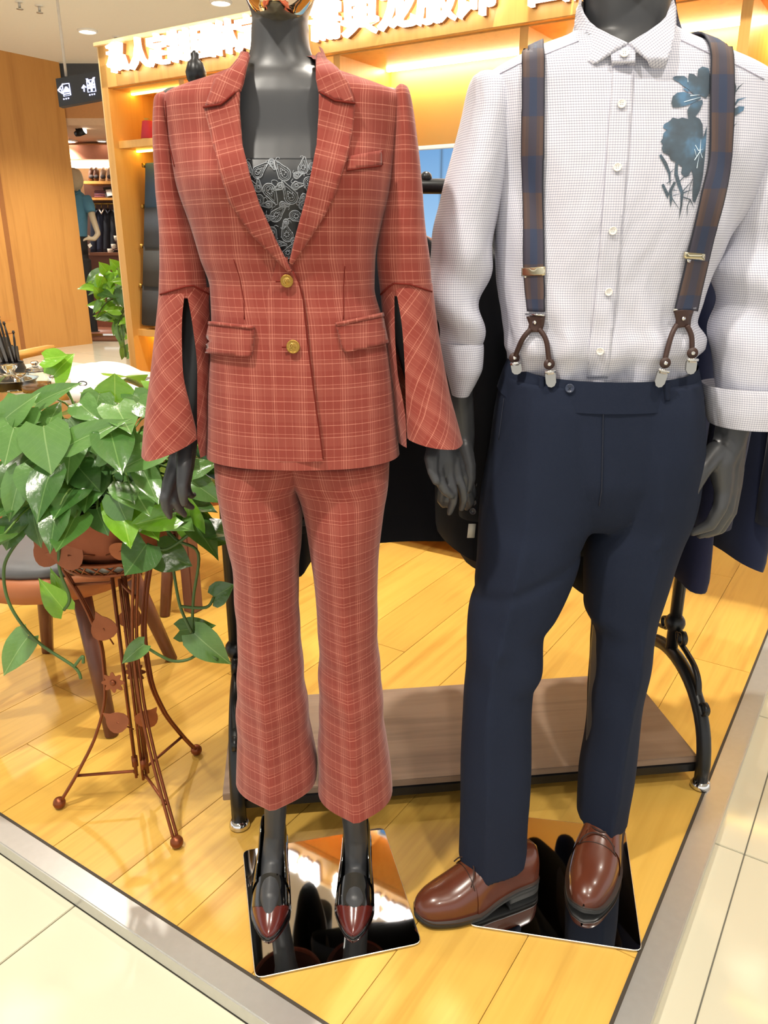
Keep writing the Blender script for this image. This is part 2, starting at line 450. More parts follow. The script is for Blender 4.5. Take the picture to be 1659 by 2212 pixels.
# ================================================================== THE SETTING
ZT = -0.03
fl = mk('floor', abox(-9, 9, -5, 16, -0.10, -0.036), M_GROUT, kind='structure', smooth=False)
props(fl, 'cream polished tile floor of the mall around the wooden platform')
# far tiles behind the shop (corridor) and near tiles, one object each
tile_me = None
def tile(u, v, s):
    global tile_me
    if tile_me is None:
        t = mk('tile', obox((0, 0, -0.012), U*(s-.003), V*(s-.003), (0, 0, .012), .0012), M_TILE, fl, smooth=False)
        for vv in t.data.vertices: vv.co = vv.co + org(fl)
        tile_me = t.data
    else:
        t = bpy.data.objects.new('tile', tile_me); COL.objects.link(t); t.parent = fl
    q = R(u, v, ZT) - org(fl); t.location = q
S = 0.6
q_ = F(1610, 1845, ZT) - K; uj, vj = q_.dot(U), q_.dot(V)
for i in range(-1, 4):
    for j in range(-6, 8): tile(uj + i*S, vj + j*S, S)
q_ = F(174, 1948, ZT) - K; ul = q_.dot(U)
n0 = int((uj - S - ul) / S)
for i in range(-4, n0 + 2):
    for j in range(-4, 0): 
        if ul + (i+1)*S < uj - S + .3: tile(ul + i*S, -.05 + j*S, S)
ue = max(ul + (i+1)*S for i in range(-4, n0 + 2) if ul + (i+1)*S < uj - S + .3)
if uj - S - ue > .01:
    g_ = mk('tile', obox((0, 0, -0.012), U*(uj - S - ue - .003), V*(S-.003), (0, 0, .012), .0012), M_TILE, fl, smooth=False)
    for vv in g_.data.vertices: vv.co = vv.co + org(fl)
    g_.location = R(ue, -.05 - S, ZT) - org(fl)
    for j in range(-4, -1):
        c_ = clone(g_, fl); c_.location = R(ue, -.05 + j*S, ZT) - org(fl)
for i in range(-16, -8):
    for j in range(-4, 4): tile(ul + i*S, -.05 + j*S, S)
for i in range(-8, -4):
    for j in range(-4, 0): tile(ul + i*S, -.05 + j*S, S)
for i in range(-16, -5):       # corridor behind the shop, larger area
    for j in range(4, 17):
        tile(ul + i*S, -.05 + j*S, S)
for i in range(-6, 1):
    for j in range(10, 17): tile(ul + i*S, -.05 + j*S, S)
# wooden platform
wf = mk('floor', rbox(-4.6, 0, 0, 4.7, -0.034, -0.014), mat('underlay', '8a6a3a', .8), kind='structure', smooth=False)
props(wf, 'honey coloured oak plank floor of the shop platform')
plank_me = None; PW, PL = 0.193, 1.21
for i in range(24):
    u1 = -i * PW; off = [0.42, -0.05, 0.75, 0.2][i % 4]
    for j in range(-1, 5):
        v0 = max(0.0, off + j*PL); v1 = min(4.7, off + (j+1)*PL)
        if v1 - v0 < .02: continue
        full = abs(v1 - v0 - PL) < 1e-6
        if full and plank_me is not None:
            p = bpy.data.objects.new('plank', plank_me); COL.objects.link(p); p.parent = wf
        else:
            g = obox((0, 0, 0), (-(PW-.0012), 0, 0), (0, v1-v0-.0012, 0), (0, 0, .014), .0006)
            p = mk('plank', g, M_FLOORWOOD, wf, smooth=False)
            for vv in p.data.vertices: vv.co = vv.co + org(wf)
            if full: plank_me = p.data
        p.location = R(u1, v0, -0.014) - org(wf); p.rotation_euler = (0, 0, math.atan2(U.y, U.x))
# steel edging
tr1 = mk('trim_1', rbox(-5, .052, -.052, 0, ZT, .004, .0025), M_STEEL, kind='structure', smooth=False); props(tr1, 'brushed steel edging strip along the left front of the wooden floor')
tr2 = mk('trim_2', rbox(0, .052, 0, 5, ZT, .004, .0025), M_STEEL, kind='structure', smooth=False); props(tr2, 'brushed steel edging strip along the right side of the wooden floor')
for a, nm in ((rbox(-5, 0, -.0005, .007, -.013, .0012), 'trim_3'), (rbox(-.007, 0, .0, 5, -.013, .0012), 'trim_4')):
    t = mk(nm, a, mat('dark_gap_line', '3a332a', .7), kind='structure', smooth=False)  # thin dark strip in the gap between planks and edging
    props(t, 'dark line between planks and the ' + ('left' if nm == 'trim_3' else 'right') + ' steel strip')
# ceiling
ce = mk('ceiling', abox(-9, 9, -5, 16, CEIL, CEIL + .08), M_CEIL, kind='structure', smooth=False); props(ce, 'white painted mall ceiling')
def lamp(x, y, wt, lab, z=None, r=0.085):
    z = CEIL if z is None else z
    t = empty('downlight', (x, y, z - .02), lab, 'light', 'ceiling downlights')
    mk('trim_ring', lathe([(r*1.18, .02), (r*1.2, .012), (r*1.1, .002), (r, .0), (r*.97, .02)], (x, y, z - .02), 28), mat('white_ring', 'f2f0ec', .5), t)
    mk('lens', lathe([(r*.96, .0), (r*.96, .012)], (x, y, z - .014), 28), mat('lamp_lens', 'ffffff', .5, emit='fff4e2', est=9.0), t)
    if wt:
        l = bpy.data.lights.new('downlight_beam', 'SPOT'); l.energy = wt * 2.2; l.spot_size = math.radians(118); l.spot_blend = .7; l.shadow_soft_size = .07
        l.color = (1.0, .93, .82)
        lo = bpy.data.objects.new('downlight_beam', l); COL.objects.link(lo); lo.location = (x, y, z - .03)
LL = ['above the tiles right of the rack', 'above the table beside the display cabinet', 'in view at the upper left by the hanging sign', 'in view above the left end of the cabinet',
      'in front of the woman mannequin', 'in front of the man mannequin', 'behind the viewer', 'above the right aisle', 'above the plant', 'above the corridor', 'above the clothes rack']
for (x, y, wt), s in zip(DOWNLIGHTS, LL): lamp(x, y, wt, 'round white recessed ceiling downlight ' + s)
for i, (px, py) in enumerate([(42, 12), (85, 20), (250, 86)]):
    q = F(px, py, CEIL - .03)
    t = empty('sprinkler_head', (q.x, q.y, CEIL - .06), 'small metal ceiling sprinkler, ' + ['leftmost of the three', 'second from the left', 'next to the cabinet top corner'][i], 'sprinkler', 'ceiling sprinklers')
    mk('stem', tube([(q.x, q.y, CEIL), (q.x, q.y, CEIL-.05)], .012, 8), M_STEEL, t); mk('rose', lathe([(.035, 0), (.035, .006)], (q.x, q.y, CEIL-.006), 14), M_CEIL, t)
    mk('deflector', lathe([(.03, 0), (.03, .004)], (q.x, q.y, CEIL-.06), 12), M_STEEL, t)
# wooden wall panel on the far left
RW = F(200, 742, ZT); RW.z = 0
OW = RW
wl = mk('wall_left', rbox(-.35, 0, -6, 0, ZT, CEIL, 0, OW), M_PANELWOOD, kind='structure', smooth=False); props(wl, 'tall orange wood veneer wall panel at the far left')
def alongleft(px, py=700):   # distance along the panel for a pixel column
    d = ray(px, py); n = Vector((U.x, U.y)); t = (OW.x*U.x + OW.y*U.y) / (d.x*U.x + d.y*U.y); h = CAM + d*t
    return (h - OW).dot(V)
v48 = alongleft(48)
mk('panel_joint', rbox(0, .004, -1.9, v48, ZT, CEIL, 0, OW), mat('darker_panel_veneer', '9c6430', .5), wl, smooth=False)  # neighbouring panel in a darker veneer
mk('pilaster', rbox(0, .10, v48-.35, v48-.12, ZT, 2.6, .01, OW), M_PANELWOOD, wl, smooth=False)
mk('step_moulding', rbox(.1, .22, v48-.6, v48-.25, ZT, .22, .01, OW), M_PANELWOOD, wl, smooth=False)
mk('step_moulding', rbox(.1, .17, v48-.6, v48-.2, .22, .36, .01, OW), M_PANELWOOD, wl, smooth=False)

# ================================================================== FAR SHOP (seen through the gap)
YB = 12.8
wb = mk('wall_back', abox(-9, 8, YB, YB+.2, ZT, CEIL), mat('far_wall', 'c8a584', .8), kind='structure', smooth=False); props(wb, 'pale far wall of the shop across the corridor')
sc_ = mk('ceiling', abox(-9, 8, 10.7, YB, 2.62, 2.7), mat('far_ceiling', 'cfae92', .8), kind='structure', smooth=False); props(sc_, 'lower tan ceiling of the far shop')
bh = mk('trim_5', abox(-9, 8, 10.7, 10.85, 2.70, 2.98), mat('tan_bulkhead', 'bb8350', .6), kind='structure', smooth=False); props(bh, 'tan bulkhead above the far shop front')
mk('recess_shade_slab', abox(-9, 8, 10.72, 10.85, 2.98, CEIL), mat('recess_shade_slab', '474a50', .8), bh, smooth=False)  # solid slab; the shade of the gap is painted in as flat dark grey
def slab(x0, x1, y0, y1, Y, dep, name, m, parent=None, **kw):
    a = P(x0, y1, Y); b = P(x1, y0, Y)
    return mk(name, abox(a.x, b.x, Y, Y + dep, a.z, b.z, kw.pop('bev', 0)), m, parent, smooth=False, **kw)
su = empty('wall_shelving', P(170, 700, 12.5), 'far shop wall unit with rust fascia, lit strip and two shelves', 'shelving')
slab(60, 330, 313, 344, 12.3, .3, 'fascia', mat('rust_fascia', 'a8694c', .6), su)
slab(60, 330, 346, 363, 12.45, .05, 'light_strip', mat('strip_glow', 'fff6e0', .5, emit='ffe9bd', est=5.0), su)
slab(180, 330, 391, 397, 12.35, .4, 'shelf', M_PANELWOOD, su); slab(180, 330, 427, 432, 12.35, .4, 'shelf', M_PANELWOOD, su)
slab(184, 330, 397, 427, 12.72, .05, 'back_panel', mat('mauve_back', '8f6a62', .7), su)
slab(184, 330, 432, 545, 12.72, .05, 'back_panel', mat('dark_brown_back', '5d4238', .7), su)
def farshoe(px, lab, col, tilt):
    a = P(px-7, 391, 12.45); b = P(px+7, 361, 12.45); c = (a+b)/2
    t = empty('shoe', (c.x, 12.45, a.z), lab, 'shoe', 'shoes on the far shelf')
    mk('upper', loft([(361.5, px-2+tilt, px+2+tilt, 12.45, .02, .03), (367, px-6+tilt, px+6+tilt, 12.45, .06, .06), (380, px-6, px+6, 12.45, .07, .06), (390.5, px-5, px+5, 12.45, .05, .05)], 14, 6)[:2], mat('far_' + col, col, .5), t)
    mk('opening', lathe([(.03, 0), (.02, .01)], P(px+tilt*.3, 382, 12.36), 10, (0, -1, 0), 1, 1.4), mat('far_shoe_inside', '2a1c18', .8), t)
farshoe(197, 'upright brown shoe, left of the pair on the far shelf', '6b4634', 1); farshoe(208, 'upright brown shoe, right of the pair on the far shelf', '664230', 0)
farshoe(222, 'pale grey shoe beside the brown pair on the far shelf', 'b39a86', 2); farshoe(237, 'pale grey shoe nearest the cabinet on the far shelf', 'ad9582', 0)
q = P(215, 423, 12.4)
for k in range(3):
    mk('folded_sweater', obox(P(203-k*0, 427-k*5, 12.4), (.19, 0, 0), (0, .2, 0), (0, 0, .036), .01), mat(['plum_knit', 'mauve_knit', 'dark_plum_knit'][k], ['7c4f60', '94687c', '5e3c4a'][k], .9), label=['plum folded sweater, lowest of the far shelf stack', 'mauve folded sweater in the middle of the far shelf stack', 'dark plum folded sweater on top of the far shelf stack'][k], cat='sweater', group='folded sweaters')
fr = empty('picture_frame', P(232, 427, 12.4), 'small dark picture frame with a pale picture on the far shelf', 'frame')
mk('frame', prism([P(222, 405, 12.42), P(240, 403, 12.42), P(246, 425, 12.38), P(229, 427, 12.38)], (0, .03, 0)), mat('frame_dark', '2a2422', .4), fr, smooth=False)
mk('picture', prism([P(228, 410, 12.40), P(239, 409, 12.40), P(243, 422, 12.37), P(232, 424, 12.37)], (0, .03, 0)), mat('frame_pic', 'cfc8c0', .2), fr, smooth=False)  # plain pale panel inside the dark frame
# clothes hanging in the far shop
ra = mk('hanging_rail', tube([P(190, 440, 12.5), P(330, 440, 12.5)], .014, 8), M_BRASS, label='brass clothes rail under the far shop shelves', cat='rail')
for k, (px, c, lab) in enumerate([(206, '1b2030', 'black knit top at the left of the far rail'), (219, '20263a', 'navy v-neck sweater with light collar on the far rail'), (233, '1a1d28', 'black jacket third on the far rail'), (248, '23262e', 'charcoal jacket next to the cabinet on the far rail')]):
    t = empty('sweater', P(px, 545, 12.45), lab, 'clothing', 'clothes on the far rail')
    mk('body', loft([(451, px-3, px+3, 12.48, .03, .03), (456, px-9, px+9, 12.48, .06, .06), (470, px-10, px+10, 12.48, .08, .08), (545, px-10, px+10, 12.48, .09, .08)], 16, 8)[:2], mat('far_cloth_' + c, c, .9), t)
    mk('collar', tube([P(px-5, 452, 12.4), P(px, 462, 12.36), P(px+5, 452, 12.4)], .012, 6), mat('far_collar', 'b9a79a', .8) if k == 1 else mat('far_cloth_' + c, c, .9), t)
    mk('hanger_hook', tube([P(px, 451, 12.48), P(px, 440, 12.48)], .006, 6), M_BRASS, t)
cb = empty('counter', P(240, 735, 11.9), 'reddish brown low counter at the front of the far shop', 'counter')
slab(196, 330, 551, 650, 12.0, .5, 'front', mat('far_brown', '6b3f2c', .5), cb); slab(194, 330, 651, 735, 11.9, .6, 'base', mat('far_redbrown', '8a4d34', .45), cb)
slab(194, 332, 546, 552, 11.95, .6, 'top', mat('far_top', '8d5a40', .4), cb)
for k, (px, py) in enumerate([(246, 530), (252, 512), (238, 540)]):
    t = empty('cup', P(px, py + 8, 12.1), 'white cup on the far counter, ' + ['middle one', 'on the raised stand', 'nearest the mannequin'][k], 'cup', 'cups on the far counter')
    c = P(px, py + 8, 12.1); mk('body', lathe([(.02, 0), (.032, .02), (.035, .07), (.031, .07), (.02, .01)], c, 12), mat('far_white', 'e6dccb', .4), t)
    mk('handle', tube([c+Vector((.033, 0, .055)), c+Vector((.055, 0, .045)), c+Vector((.034, 0, .02))], .005, 6), mat('far_white', 'e6dccb', .4), t)
    if k == 1: mk('cup_stand', lathe([(.05, -.13), (.05, -.12), (.01, -.11), (.01, -.01), (.04, -.004), (.04, 0)], c, 12), M_DARKWOOD, label='small dark pedestal holding a cup on the far counter', cat='stand')
po = mk('podium', abox(-9, -1, 10.9, 12.7, ZT, .07, .01), mat('far_podium', '8f5a44', .35), label='rust coloured display podium of the far shop', cat='podium')
mk('podium_edge', abox(-9, -1, 10.88, 10.9, .05, .075), M_CHROME, po, smooth=False)
# far mannequin with blue polo
YM = 11.2
fm = empty('mannequin', P(198, 725, YM), 'cream bald mannequin in blue polo shirt standing in the far shop', 'mannequin')
M_CREAM = mat('cream_mannequin', 'b9a88c', .5)
head = loft([(362, 152, 160, YM, .03, .03), (366, 147, 170, YM, .08, .09), (378, 146, 177, YM, .1, .1), (392, 147, 180, YM, .11, .09), (400, 150, 179, YM, .10, .08), (408, 154, 175, YM, .07, .07), (420, 152, 172, YM, .07, .07), (432, 140, 190, YM, .08, .08), (440, 130, 200, YM, .06, .06)], 20, 4)[:2]
arm = chain([P(192, 440, YM-.02), P(200, 470, YM-.06), P(212, 505, YM-.12), P(204, 516, YM-.16), P(186, 516, YM-.2)], [.05, .045, .035, .03, .022])
fing = [chain([P(190, 515, YM-.19), P(180, 517 + k*1.2, YM-.21-k*.01)], [.014, .010]) for k in range(4)] + [chain([P(196, 514, YM-.18), P(190, 508, YM-.2)], [.014, .011])]
fuse('body', join(head, arm, *fing), M_CREAM, .012, 4, fm)
polo = join(loft([(412, 150, 172, YM, .08, .08), (422, 142, 184, YM, .1, .1), (440, 132, 191, YM, .13, .12), (470, 133, 189, YM, .15, .12), (512, 134, 188, YM, .14, .12)], 20, 5)[:2],
            tube([P(185, 428, YM), P(193, 445, YM-.05), P(197, 458, YM-.07)], [.075, .07, .062], 14))
tp = empty('polo_shirt', P(165, 512, YM), 'blue short sleeved polo shirt on the far mannequin', 'shirt')
fuse('shirt_body', polo, mat('polo_blue', '4b7f9b', .85), .012, 4, tp)
mk('collar', tube([P(152, 412, YM-.09), P(163, 420, YM-.12), P(173, 411, YM-.08)], .014, 6), mat('polo_blue2', '3f7089', .85), tp)
tt = empty('trousers', P(190, 722, YM), 'black trousers with a white tag on the far mannequin', 'trousers')
fuse('legs', join(loft([(510, 136, 187, YM, .13, .12), (540, 136, 190, YM, .13, .12), (580, 140, 192, YM, .12, .12)], 18, 6)[:2], loft([(560, 160, 196, YM, .1, .1), (640, 175, 202, YM, .08, .08), (718, 194, 212, YM, .06, .07)], 16, 6)[:2], loft([(560, 138, 168, YM+.05, .1, .1), (640, 150, 176, YM+.05, .08, .08), (718, 165, 184, YM+.05, .06, .07)], 16, 6)[:2]), mat('far_black', '191918', .8), .014, 4, tt)
mk('price_tag', prism([P(189, 529, YM-.16), P(195, 525, YM-.16), P(199, 531, YM-.16), P(193, 536, YM-.16)], (0, .004, 0)), mat('tag_white', 'e8e2d4', .6), tt, smooth=False)
sh = empty('shoe', P(212, 728, YM), 'dark shoe on the foot of the far mannequin', 'shoe')
mk('upper', loft([(716, 200, 214, YM-.03, .1, .1), (722, 200, 224, YM-.05, .1, .1), (727, 200, 228, YM-.05, .1, .1)], 16, 3)[:2], mat('far_shoe', '5b463c', .5), sh)
mk('sole', loft([(727, 199, 228, YM-.05, .11, .11), (729, 199, 228, YM-.05, .11, .11)], 16, 2)[:2], M_RUBBER, sh)
q = P(170, 287, 11.0)
t = empty('spotlight', q, 'small black track spotlight with white beam on the far shop ceiling', 'light')
mk('can', lathe([(.03, -.05), (.045, .0), (.05, .09), (.0, .09)], q, 14, (.8, -.1, .3)), M_BLACKIRON, t); mk('bulb', lathe([(.043, .09), (.03, .1)], q, 14, (.8, -.1, .3)), mat('spot_glow', 'fff', .5, emit='fff6e0', est=6.0) if False else mat('lamp_lens', 'ffffff'), t)
mk('stem', tube([q, (q.x-.03, q.y, 2.62)], .01, 6), M_BLACKIRON, t)
q = F(152, 308, 2.62); lamp(q.x, min(q.y, 12.2), 70, 'oval looking recessed downlight in the far shop ceiling', 2.62, .16)
q = F(236, 309, 2.62); lamp(q.x, min(q.y, 12.2), 0, 'small recessed downlight of the far shop beside the cabinet edge', 2.62, .06)

# hanging direction sign
YS = 7.2
sg_ = empty('hanging_sign', P(170, 228, YS), 'black hanging direction sign with white arrow and pictogram symbols', 'sign')
c0, c1, c2, c3 = P(120, 170, YS), P(250, 146, YS), P(262, 206, YS), P(128, 231, YS)
mk('board', prism([c0, c1, c2, c3], (0, .08, 0)), mat('sign_black', '34383f', .35), sg_, smooth=False)
e1 = (c1-c0).normalized(); e2 = (c0-c3).normalized()
M_SIGNW = mat('sign_white', 'dfe3ff', .5, emit='c9d2ff', est=1.2)
def signtext(txt, pos, size, ex, ey, depth=0.004, rot=None, bold=0.0):
    cu = bpy.data.curves.new('t', 'FONT'); cu.body = txt; cu.size = size; cu.align_x = 'CENTER'; cu.align_y = 'CENTER'; cu.extrude = depth; cu.offset = bold; cu.resolution_u = 3
    o = bpy.data.objects.new('t', cu); COL.objects.link(o)
    dg = bpy.context.evaluated_depsgraph_get(); me = bpy.data.meshes.new_from_object(o.evaluated_get(dg)); bpy.data.objects.remove(o)
    ez = ex.cross(ey)
    Vs = [pos + ex*v.co.x + ey*v.co.y + ez*v.co.z for v in me.vertices]; Fs = [tuple(p.vertices) for p in me.polygons]
    return Vs, Fs
def ib(px, py): return P(px, py, YS - .006)
fw = Vector((0, -.004, 0))
def strokes(lst, wd):
    return join(*[tube([ib(*p) for p in s], wd, 5) for s in lst])
mk('left_arrow', strokes([[(125, 195), (133, 185)], [(125, 195), (133, 201)], [(125, 195), (132, 192), (135, 203)]], .005), M_SIGNW, sg_)
mk('pictogram', strokes([[(134, 182), (149, 180), (153, 205), (138, 208), (134, 182)], [(138, 204), (152, 201)], [(137, 199), (150, 197)]], .005), M_SIGNW, sg_)
mk('pictogram_figure', prism([ib(138, 197), ib(150, 195), ib(149, 192), ib(145, 187), ib(141, 187), ib(139, 192)], fw), M_SIGNW, sg_, smooth=False)
mk('up_arrow', strokes([[(181, 185), (182, 198)], [(177, 191), (181, 184), (186, 189)]], .006), M_SIGNW, sg_)
mk('cashier_box', strokes([[(187, 174), (203, 171), (207, 197), (190, 199), (187, 174)]], .005), M_SIGNW, sg_)
mk('cashier_symbol', signtext('¥', ib(197, 185), .13, e1, e2, .004, bold=.002), M_SIGNW, sg_, smooth=False)
for (px, py) in ((143, 213), (199, 204)):
    mk('caption', signtext('EXIT' if False else '▪▪▪', ib(px, py), .035, e1, e2, .003), M_SIGNW, sg_, smooth=False)
a = P(143, 165, YS + .04); mk('suspension_rod', tube([a, (a.x, a.y, CEIL)], .012, 8), mat('rod_white', 'dcd8d2', .4), sg_)

# ================================================================== DISPLAY CABINET
d_ = ray(222, 98); CO = CAM + d_ * (4.06 / d_.y); CTOP = CO.z; CO.z = 0
d2 = ray(236, 194); FB = CH + 4.06 * d2.z / d2.y
def cb_(u0, u1, v0, v1, z0, z1, bev=0.0): return rbox(u0, u1, v0, v1, z0, z1, bev, CO)
CL = 4.05; CD = .38
cab = empty('display_cabinet', CO + U*2, 'long orange wood display cabinet with lit shelves and a sign fascia', 'cabinet')
M_LED = mat('led_strip', 'ffffff', .5, emit='ffcf55', est=15.0)
mk('back_panel', cb_(0, 2.09, CD-.02, CD, 0, .80), mat('cabinet_back_veneer', 'dcb364', .45, noise_amt=.05, noise_scale=4), cab, smooth=False)
mk('back_panel', cb_(0, CL, CD-.02, CD, .80, CTOP), mat('cabinet_back_veneer', 'dcb364', .45, noise_amt=.05, noise_scale=4), cab, smooth=False)
mk('fascia', cb_(0, CL, -.03, .0, FB, CTOP, .002), M_CABWOOD, cab, smooth=False)
mk('top_panel', cb_(0, CL, 0, CD, CTOP-.03, CTOP), M_CABWOOD, cab, smooth=False)
mk('top_moulding', cb_(-.012, CL, -.045, -.03, CTOP-.012, CTOP+.004, .002), mat('pale_edge', 'e6c48e', .4), cab, smooth=False)
divs = [0, .47, 1.30, 2.06, 2.74, 3.42, CL-.03]
for u in divs:
    mk('upright', cb_(u, u+.03 + (.012 if u == 0 else 0), -.03 if u == 0 else .0, CD, 0 if u < 2.1 or u > 3.9 else .80, CTOP if u == 0 else FB+.01), M_CABWOOD, cab, smooth=False)
mk('edge_band', cb_(-.006, 0, -.03, CD, 0, CTOP), mat('pale_edge', 'e6c48e', .4), cab, smooth=False)
mk('valance', cb_(.04, CL, .0, CD-.02, FB-.004, FB+.012), M_CABWOOD, cab, smooth=False)
SHZ = [1.70, .837, .42, .10]
M_LEDW = mat('led_strip_white', 'ffffff', .5, emit='ffeec8', est=42.0)
for i in range(len(divs)-1):
    u0, u1 = divs[i] + .032, divs[i+1]
    for k, z in enumerate(SHZ):
        if i in (2,) and k == 0: continue
        if i >= 3 and k >= 2: continue
        mk('shelf', cb_(u0, u1, .0 if i else .0, CD-.02, z-.032, z, .001), M_CABWOOD, cab, smooth=False)
        if k < 2: mk('led_strip', cb_(u0+.01, u1-.01, .10, .115, z-.040, z-.033), M_LED, cab, smooth=False)
    mk('led_strip', cb_(u0+.01, u1-.01, .10 if i < 1 else CD-.075, .115 if i < 1 else CD-.06, FB-.013, FB-.005), M_LED if i < 1 else M_LEDW, cab, smooth=False)
# fabric swatch boards in the left bays
zs = [1.611, 1.427, 1.244, 1.056]
for bay in (0, 1):
    for k, (zt, c, cn) in enumerate(zip(zs, ['3f6285', '4b5663', '484a4b', '3b3d3f'], ['blue', 'slate blue', 'dark grey', 'charcoal'])):
        u0 = divs[bay] + .055 + (.03 if bay == 0 else 0); u1 = divs[bay+1] - .02
        t = empty('fabric_board', CO + U*(u0+u1)/2 + V*.1 + Z*(zt-.2), cn + ' cloth covered swatch board ' + ('in the left end bay of the cabinet' if bay == 0 else 'in the bay behind the woman mannequin'), 'fabric board', 'swatch boards in the cabinet')
        vk = .07-.02*k
        if bay == 0:
            lo_u, hi_u = 0.03, .6
            for _ in range(30):
                m_u = (lo_u + hi_u)/2
                if PX(CO + U*m_u + V*vk + Z*(zt-.1))[0] < 306 - 2*k: lo_u = m_u
                else: hi_u = m_u
            u0 = lo_u
        a = CO + U*u0 + V*vk + Z*(zt-.20); 
        mk('cloth', obox(a, U*(u1-u0), V*.02, Z*.20 + V*.03, .006), mat('cloth_' + c, c, .85, noise_amt=.06, noise_scale=80), t)
        for e in (u0-.012, u1+.002):
            mk('bracket', obox(CO + U*e + V*(vk+.02) + Z*(zt-.02), U*.01, V*.03, Z*.02, .002), M_BRASS, t)
# thread spools
for k, (px, py, c, lab) in enumerate([(322, 297, 'c22a3a', 'red cone of sewing thread on the top cabinet shelf'),]):
    lo_u, hi_u = 0.0, 1.0
    for _ in range(30):
        m_u = (lo_u + hi_u)/2
        if PX(CO + U*m_u + V*.05 + Z*1.7)[0] < px: lo_u = m_u
        else: hi_u = m_u
    q = CO + U*lo_u + V*.05 + Z*1.70
    t = empty('thread_cone', q, lab, 'thread')
    mk('thread', lathe([(.034, .004), (.036, .008), (.024, .078), (.02, .08)], q, 20), mat('red_thread', c, .6, bump=.8, bscale=600), t)
    mk('core', lathe([(.036, 0), (.036, .004), (.012, .006), (.011, .086), (.016, .09), (.014, .09)], q, 16), mat('cone_yellow', 'e0b84a', .5), t)
# green and yellow cloth bolts at the far right
for k, (u, c, lab) in enumerate([(2.95, 'd8a92a', 'mustard yellow cloth bolt standing at the right end of the cabinet'), (3.12, '4f9a6a', 'green cloth bolt standing at the right end of the cabinet')]):
    t = empty('cloth_bolt', CO + U*u + V*.12 + Z*1.70 - Z*.0, lab, 'cloth bolt', 'cloth bolts')
    a = CO + U*u + V*.08 + Z*1.70
    mk('roll', obox(a, U*.13, V*.12, Z*.15, .03), mat('bolt_' + c, c, .9), t); mk('core', tube([a + U*.065 + V*.06 + Z*.1, a + U*.065 + V*.06 + Z*.17], .018, 12), mat('core_card', 'b79a6a', .8), t)
# sign characters on the fascia
sgn = empty('shop_sign', CO + U*1.5 - V*.03 + Z*FB, 'glowing white raised Chinese character sign on the cabinet fascia', 'sign')
M_GLOW = mat('sign_glow', 'ffffff', .5, emit='fff6ee', est=5.0)
M_SIDE = mat('sign_letter_side', '8c5b33', .5)
mid = (FB + CTOP) / 2
def fu(px, z):   # distance along fascia for a pixel column at height z
    lo, hi = -.5, 5
    for _ in range(40):
        m = (lo+hi)/2
        if PX(CO + U*m - V*.05 + Z*z)[0] < px: lo = m
        else: hi = m
    return lo
chars = [('私', 259, .125), ('人', 305, .125), ('定', 346, .125), ('制', 390, .125), ('团', 443, .13), ('体', 492, .13), ('定', 540, .13), ('制', 600, .14),
         ('需', 706, .15), ('與', 781, .16), ('龙', 862, .16), ('服', 945, .16), ('饰', 1030, .16), ('西', 1190, .16), ('服', 1290, .16), ('定', 1380, .16), ('制', 1470, .16)]
for c, px, s in chars:
    u = fu(px, mid); pos = CO + U*u - V*.062 + Z*(mid + .006)
    g = signtext(c, pos, s, U, Z, .014, bold=.0012)
    o = mk('character', g, M_GLOW, sgn, smooth=False)
    g2 = signtext(c, pos + V*.022, s, U, Z, .010, bold=.001); mk('standoff', g2, M_SIDE, o, smooth=False)
# framed screen on the cabinet front
u0, u1 = fu(815, 1.55), fu(1165, 1.5)
zt = CH + 3.1 * ray(935, 316).z / ray(935, 316).y
ps = empty('display_screen', CO + U*(u0+u1)/2 - V*.02 + Z*.9, 'wide screen in a white frame showing a pale blue sky', 'screen')
def scr():
    b = NB('screen_picture'); tc = b.n('ShaderNodeTexCoord').outputs['Generated']; sp = b.n('ShaderNodeSeparateXYZ', {0: tc})
    c = b.ramp(sp.outputs[2], [(0, lin('4a6377')), (.12, lin('8aa6b8')), (.22, lin('b6dcf2')), (.6, lin('9ccbf5')), (1, lin('6ea6dc'))])
    pole = b.m_('MAXIMUM', b.stripe(sp.outputs[0], .31, .06, .012), b.m_('MULTIPLY', b.stripe(sp.outputs[0], .23, .17, .03), .3))
    pole = b.m_('MULTIPLY', pole, b.m_('GREATER_THAN', sp.outputs[2], .42))
    c = b.mix(b.m_('MULTIPLY', pole, .7), c, lin('4c6b86'))
    b.set(Base_Color=(0, 0, 0, 1), Roughness=.2, Emission_Color=c); b.b.inputs['Emission Strength'].default_value = .75; return b.m
mk('screen_panel', cb_(u0, u1, -.035, -.02, .86, zt-.012), scr(), ps, smooth=False)
M_WF = mat('white_frame', 'e9e9e6', .4)
mk('frame_bar', cb_(u0-.014, u1+.014, -.045, -.018, zt-.014, zt, .002), M_WF, ps, smooth=False); mk('frame_bar', cb_(u0-.014, u1+.014, -.045, -.018, .845, .86, .002), M_WF, ps, smooth=False)
mk('frame_bar', cb_(u0-.014, u0, -.045, -.018, .86, zt-.014, .002), M_WF, ps, smooth=False); mk('frame_bar', cb_(u1, u1+.014, -.045, -.018, .86, zt-.014, .002), M_WF, ps, smooth=False)
# ================================================================== WOMAN MANNEQUIN AND HER SUIT
YF = 1.27
def fold(p, ph, py, amp, sx=9.0, sz=5.0, seed=0.0):
    return amp * (noise.noise(Vector((p.x*sx + seed, p.z*sz, p.y*sx*.7))) )
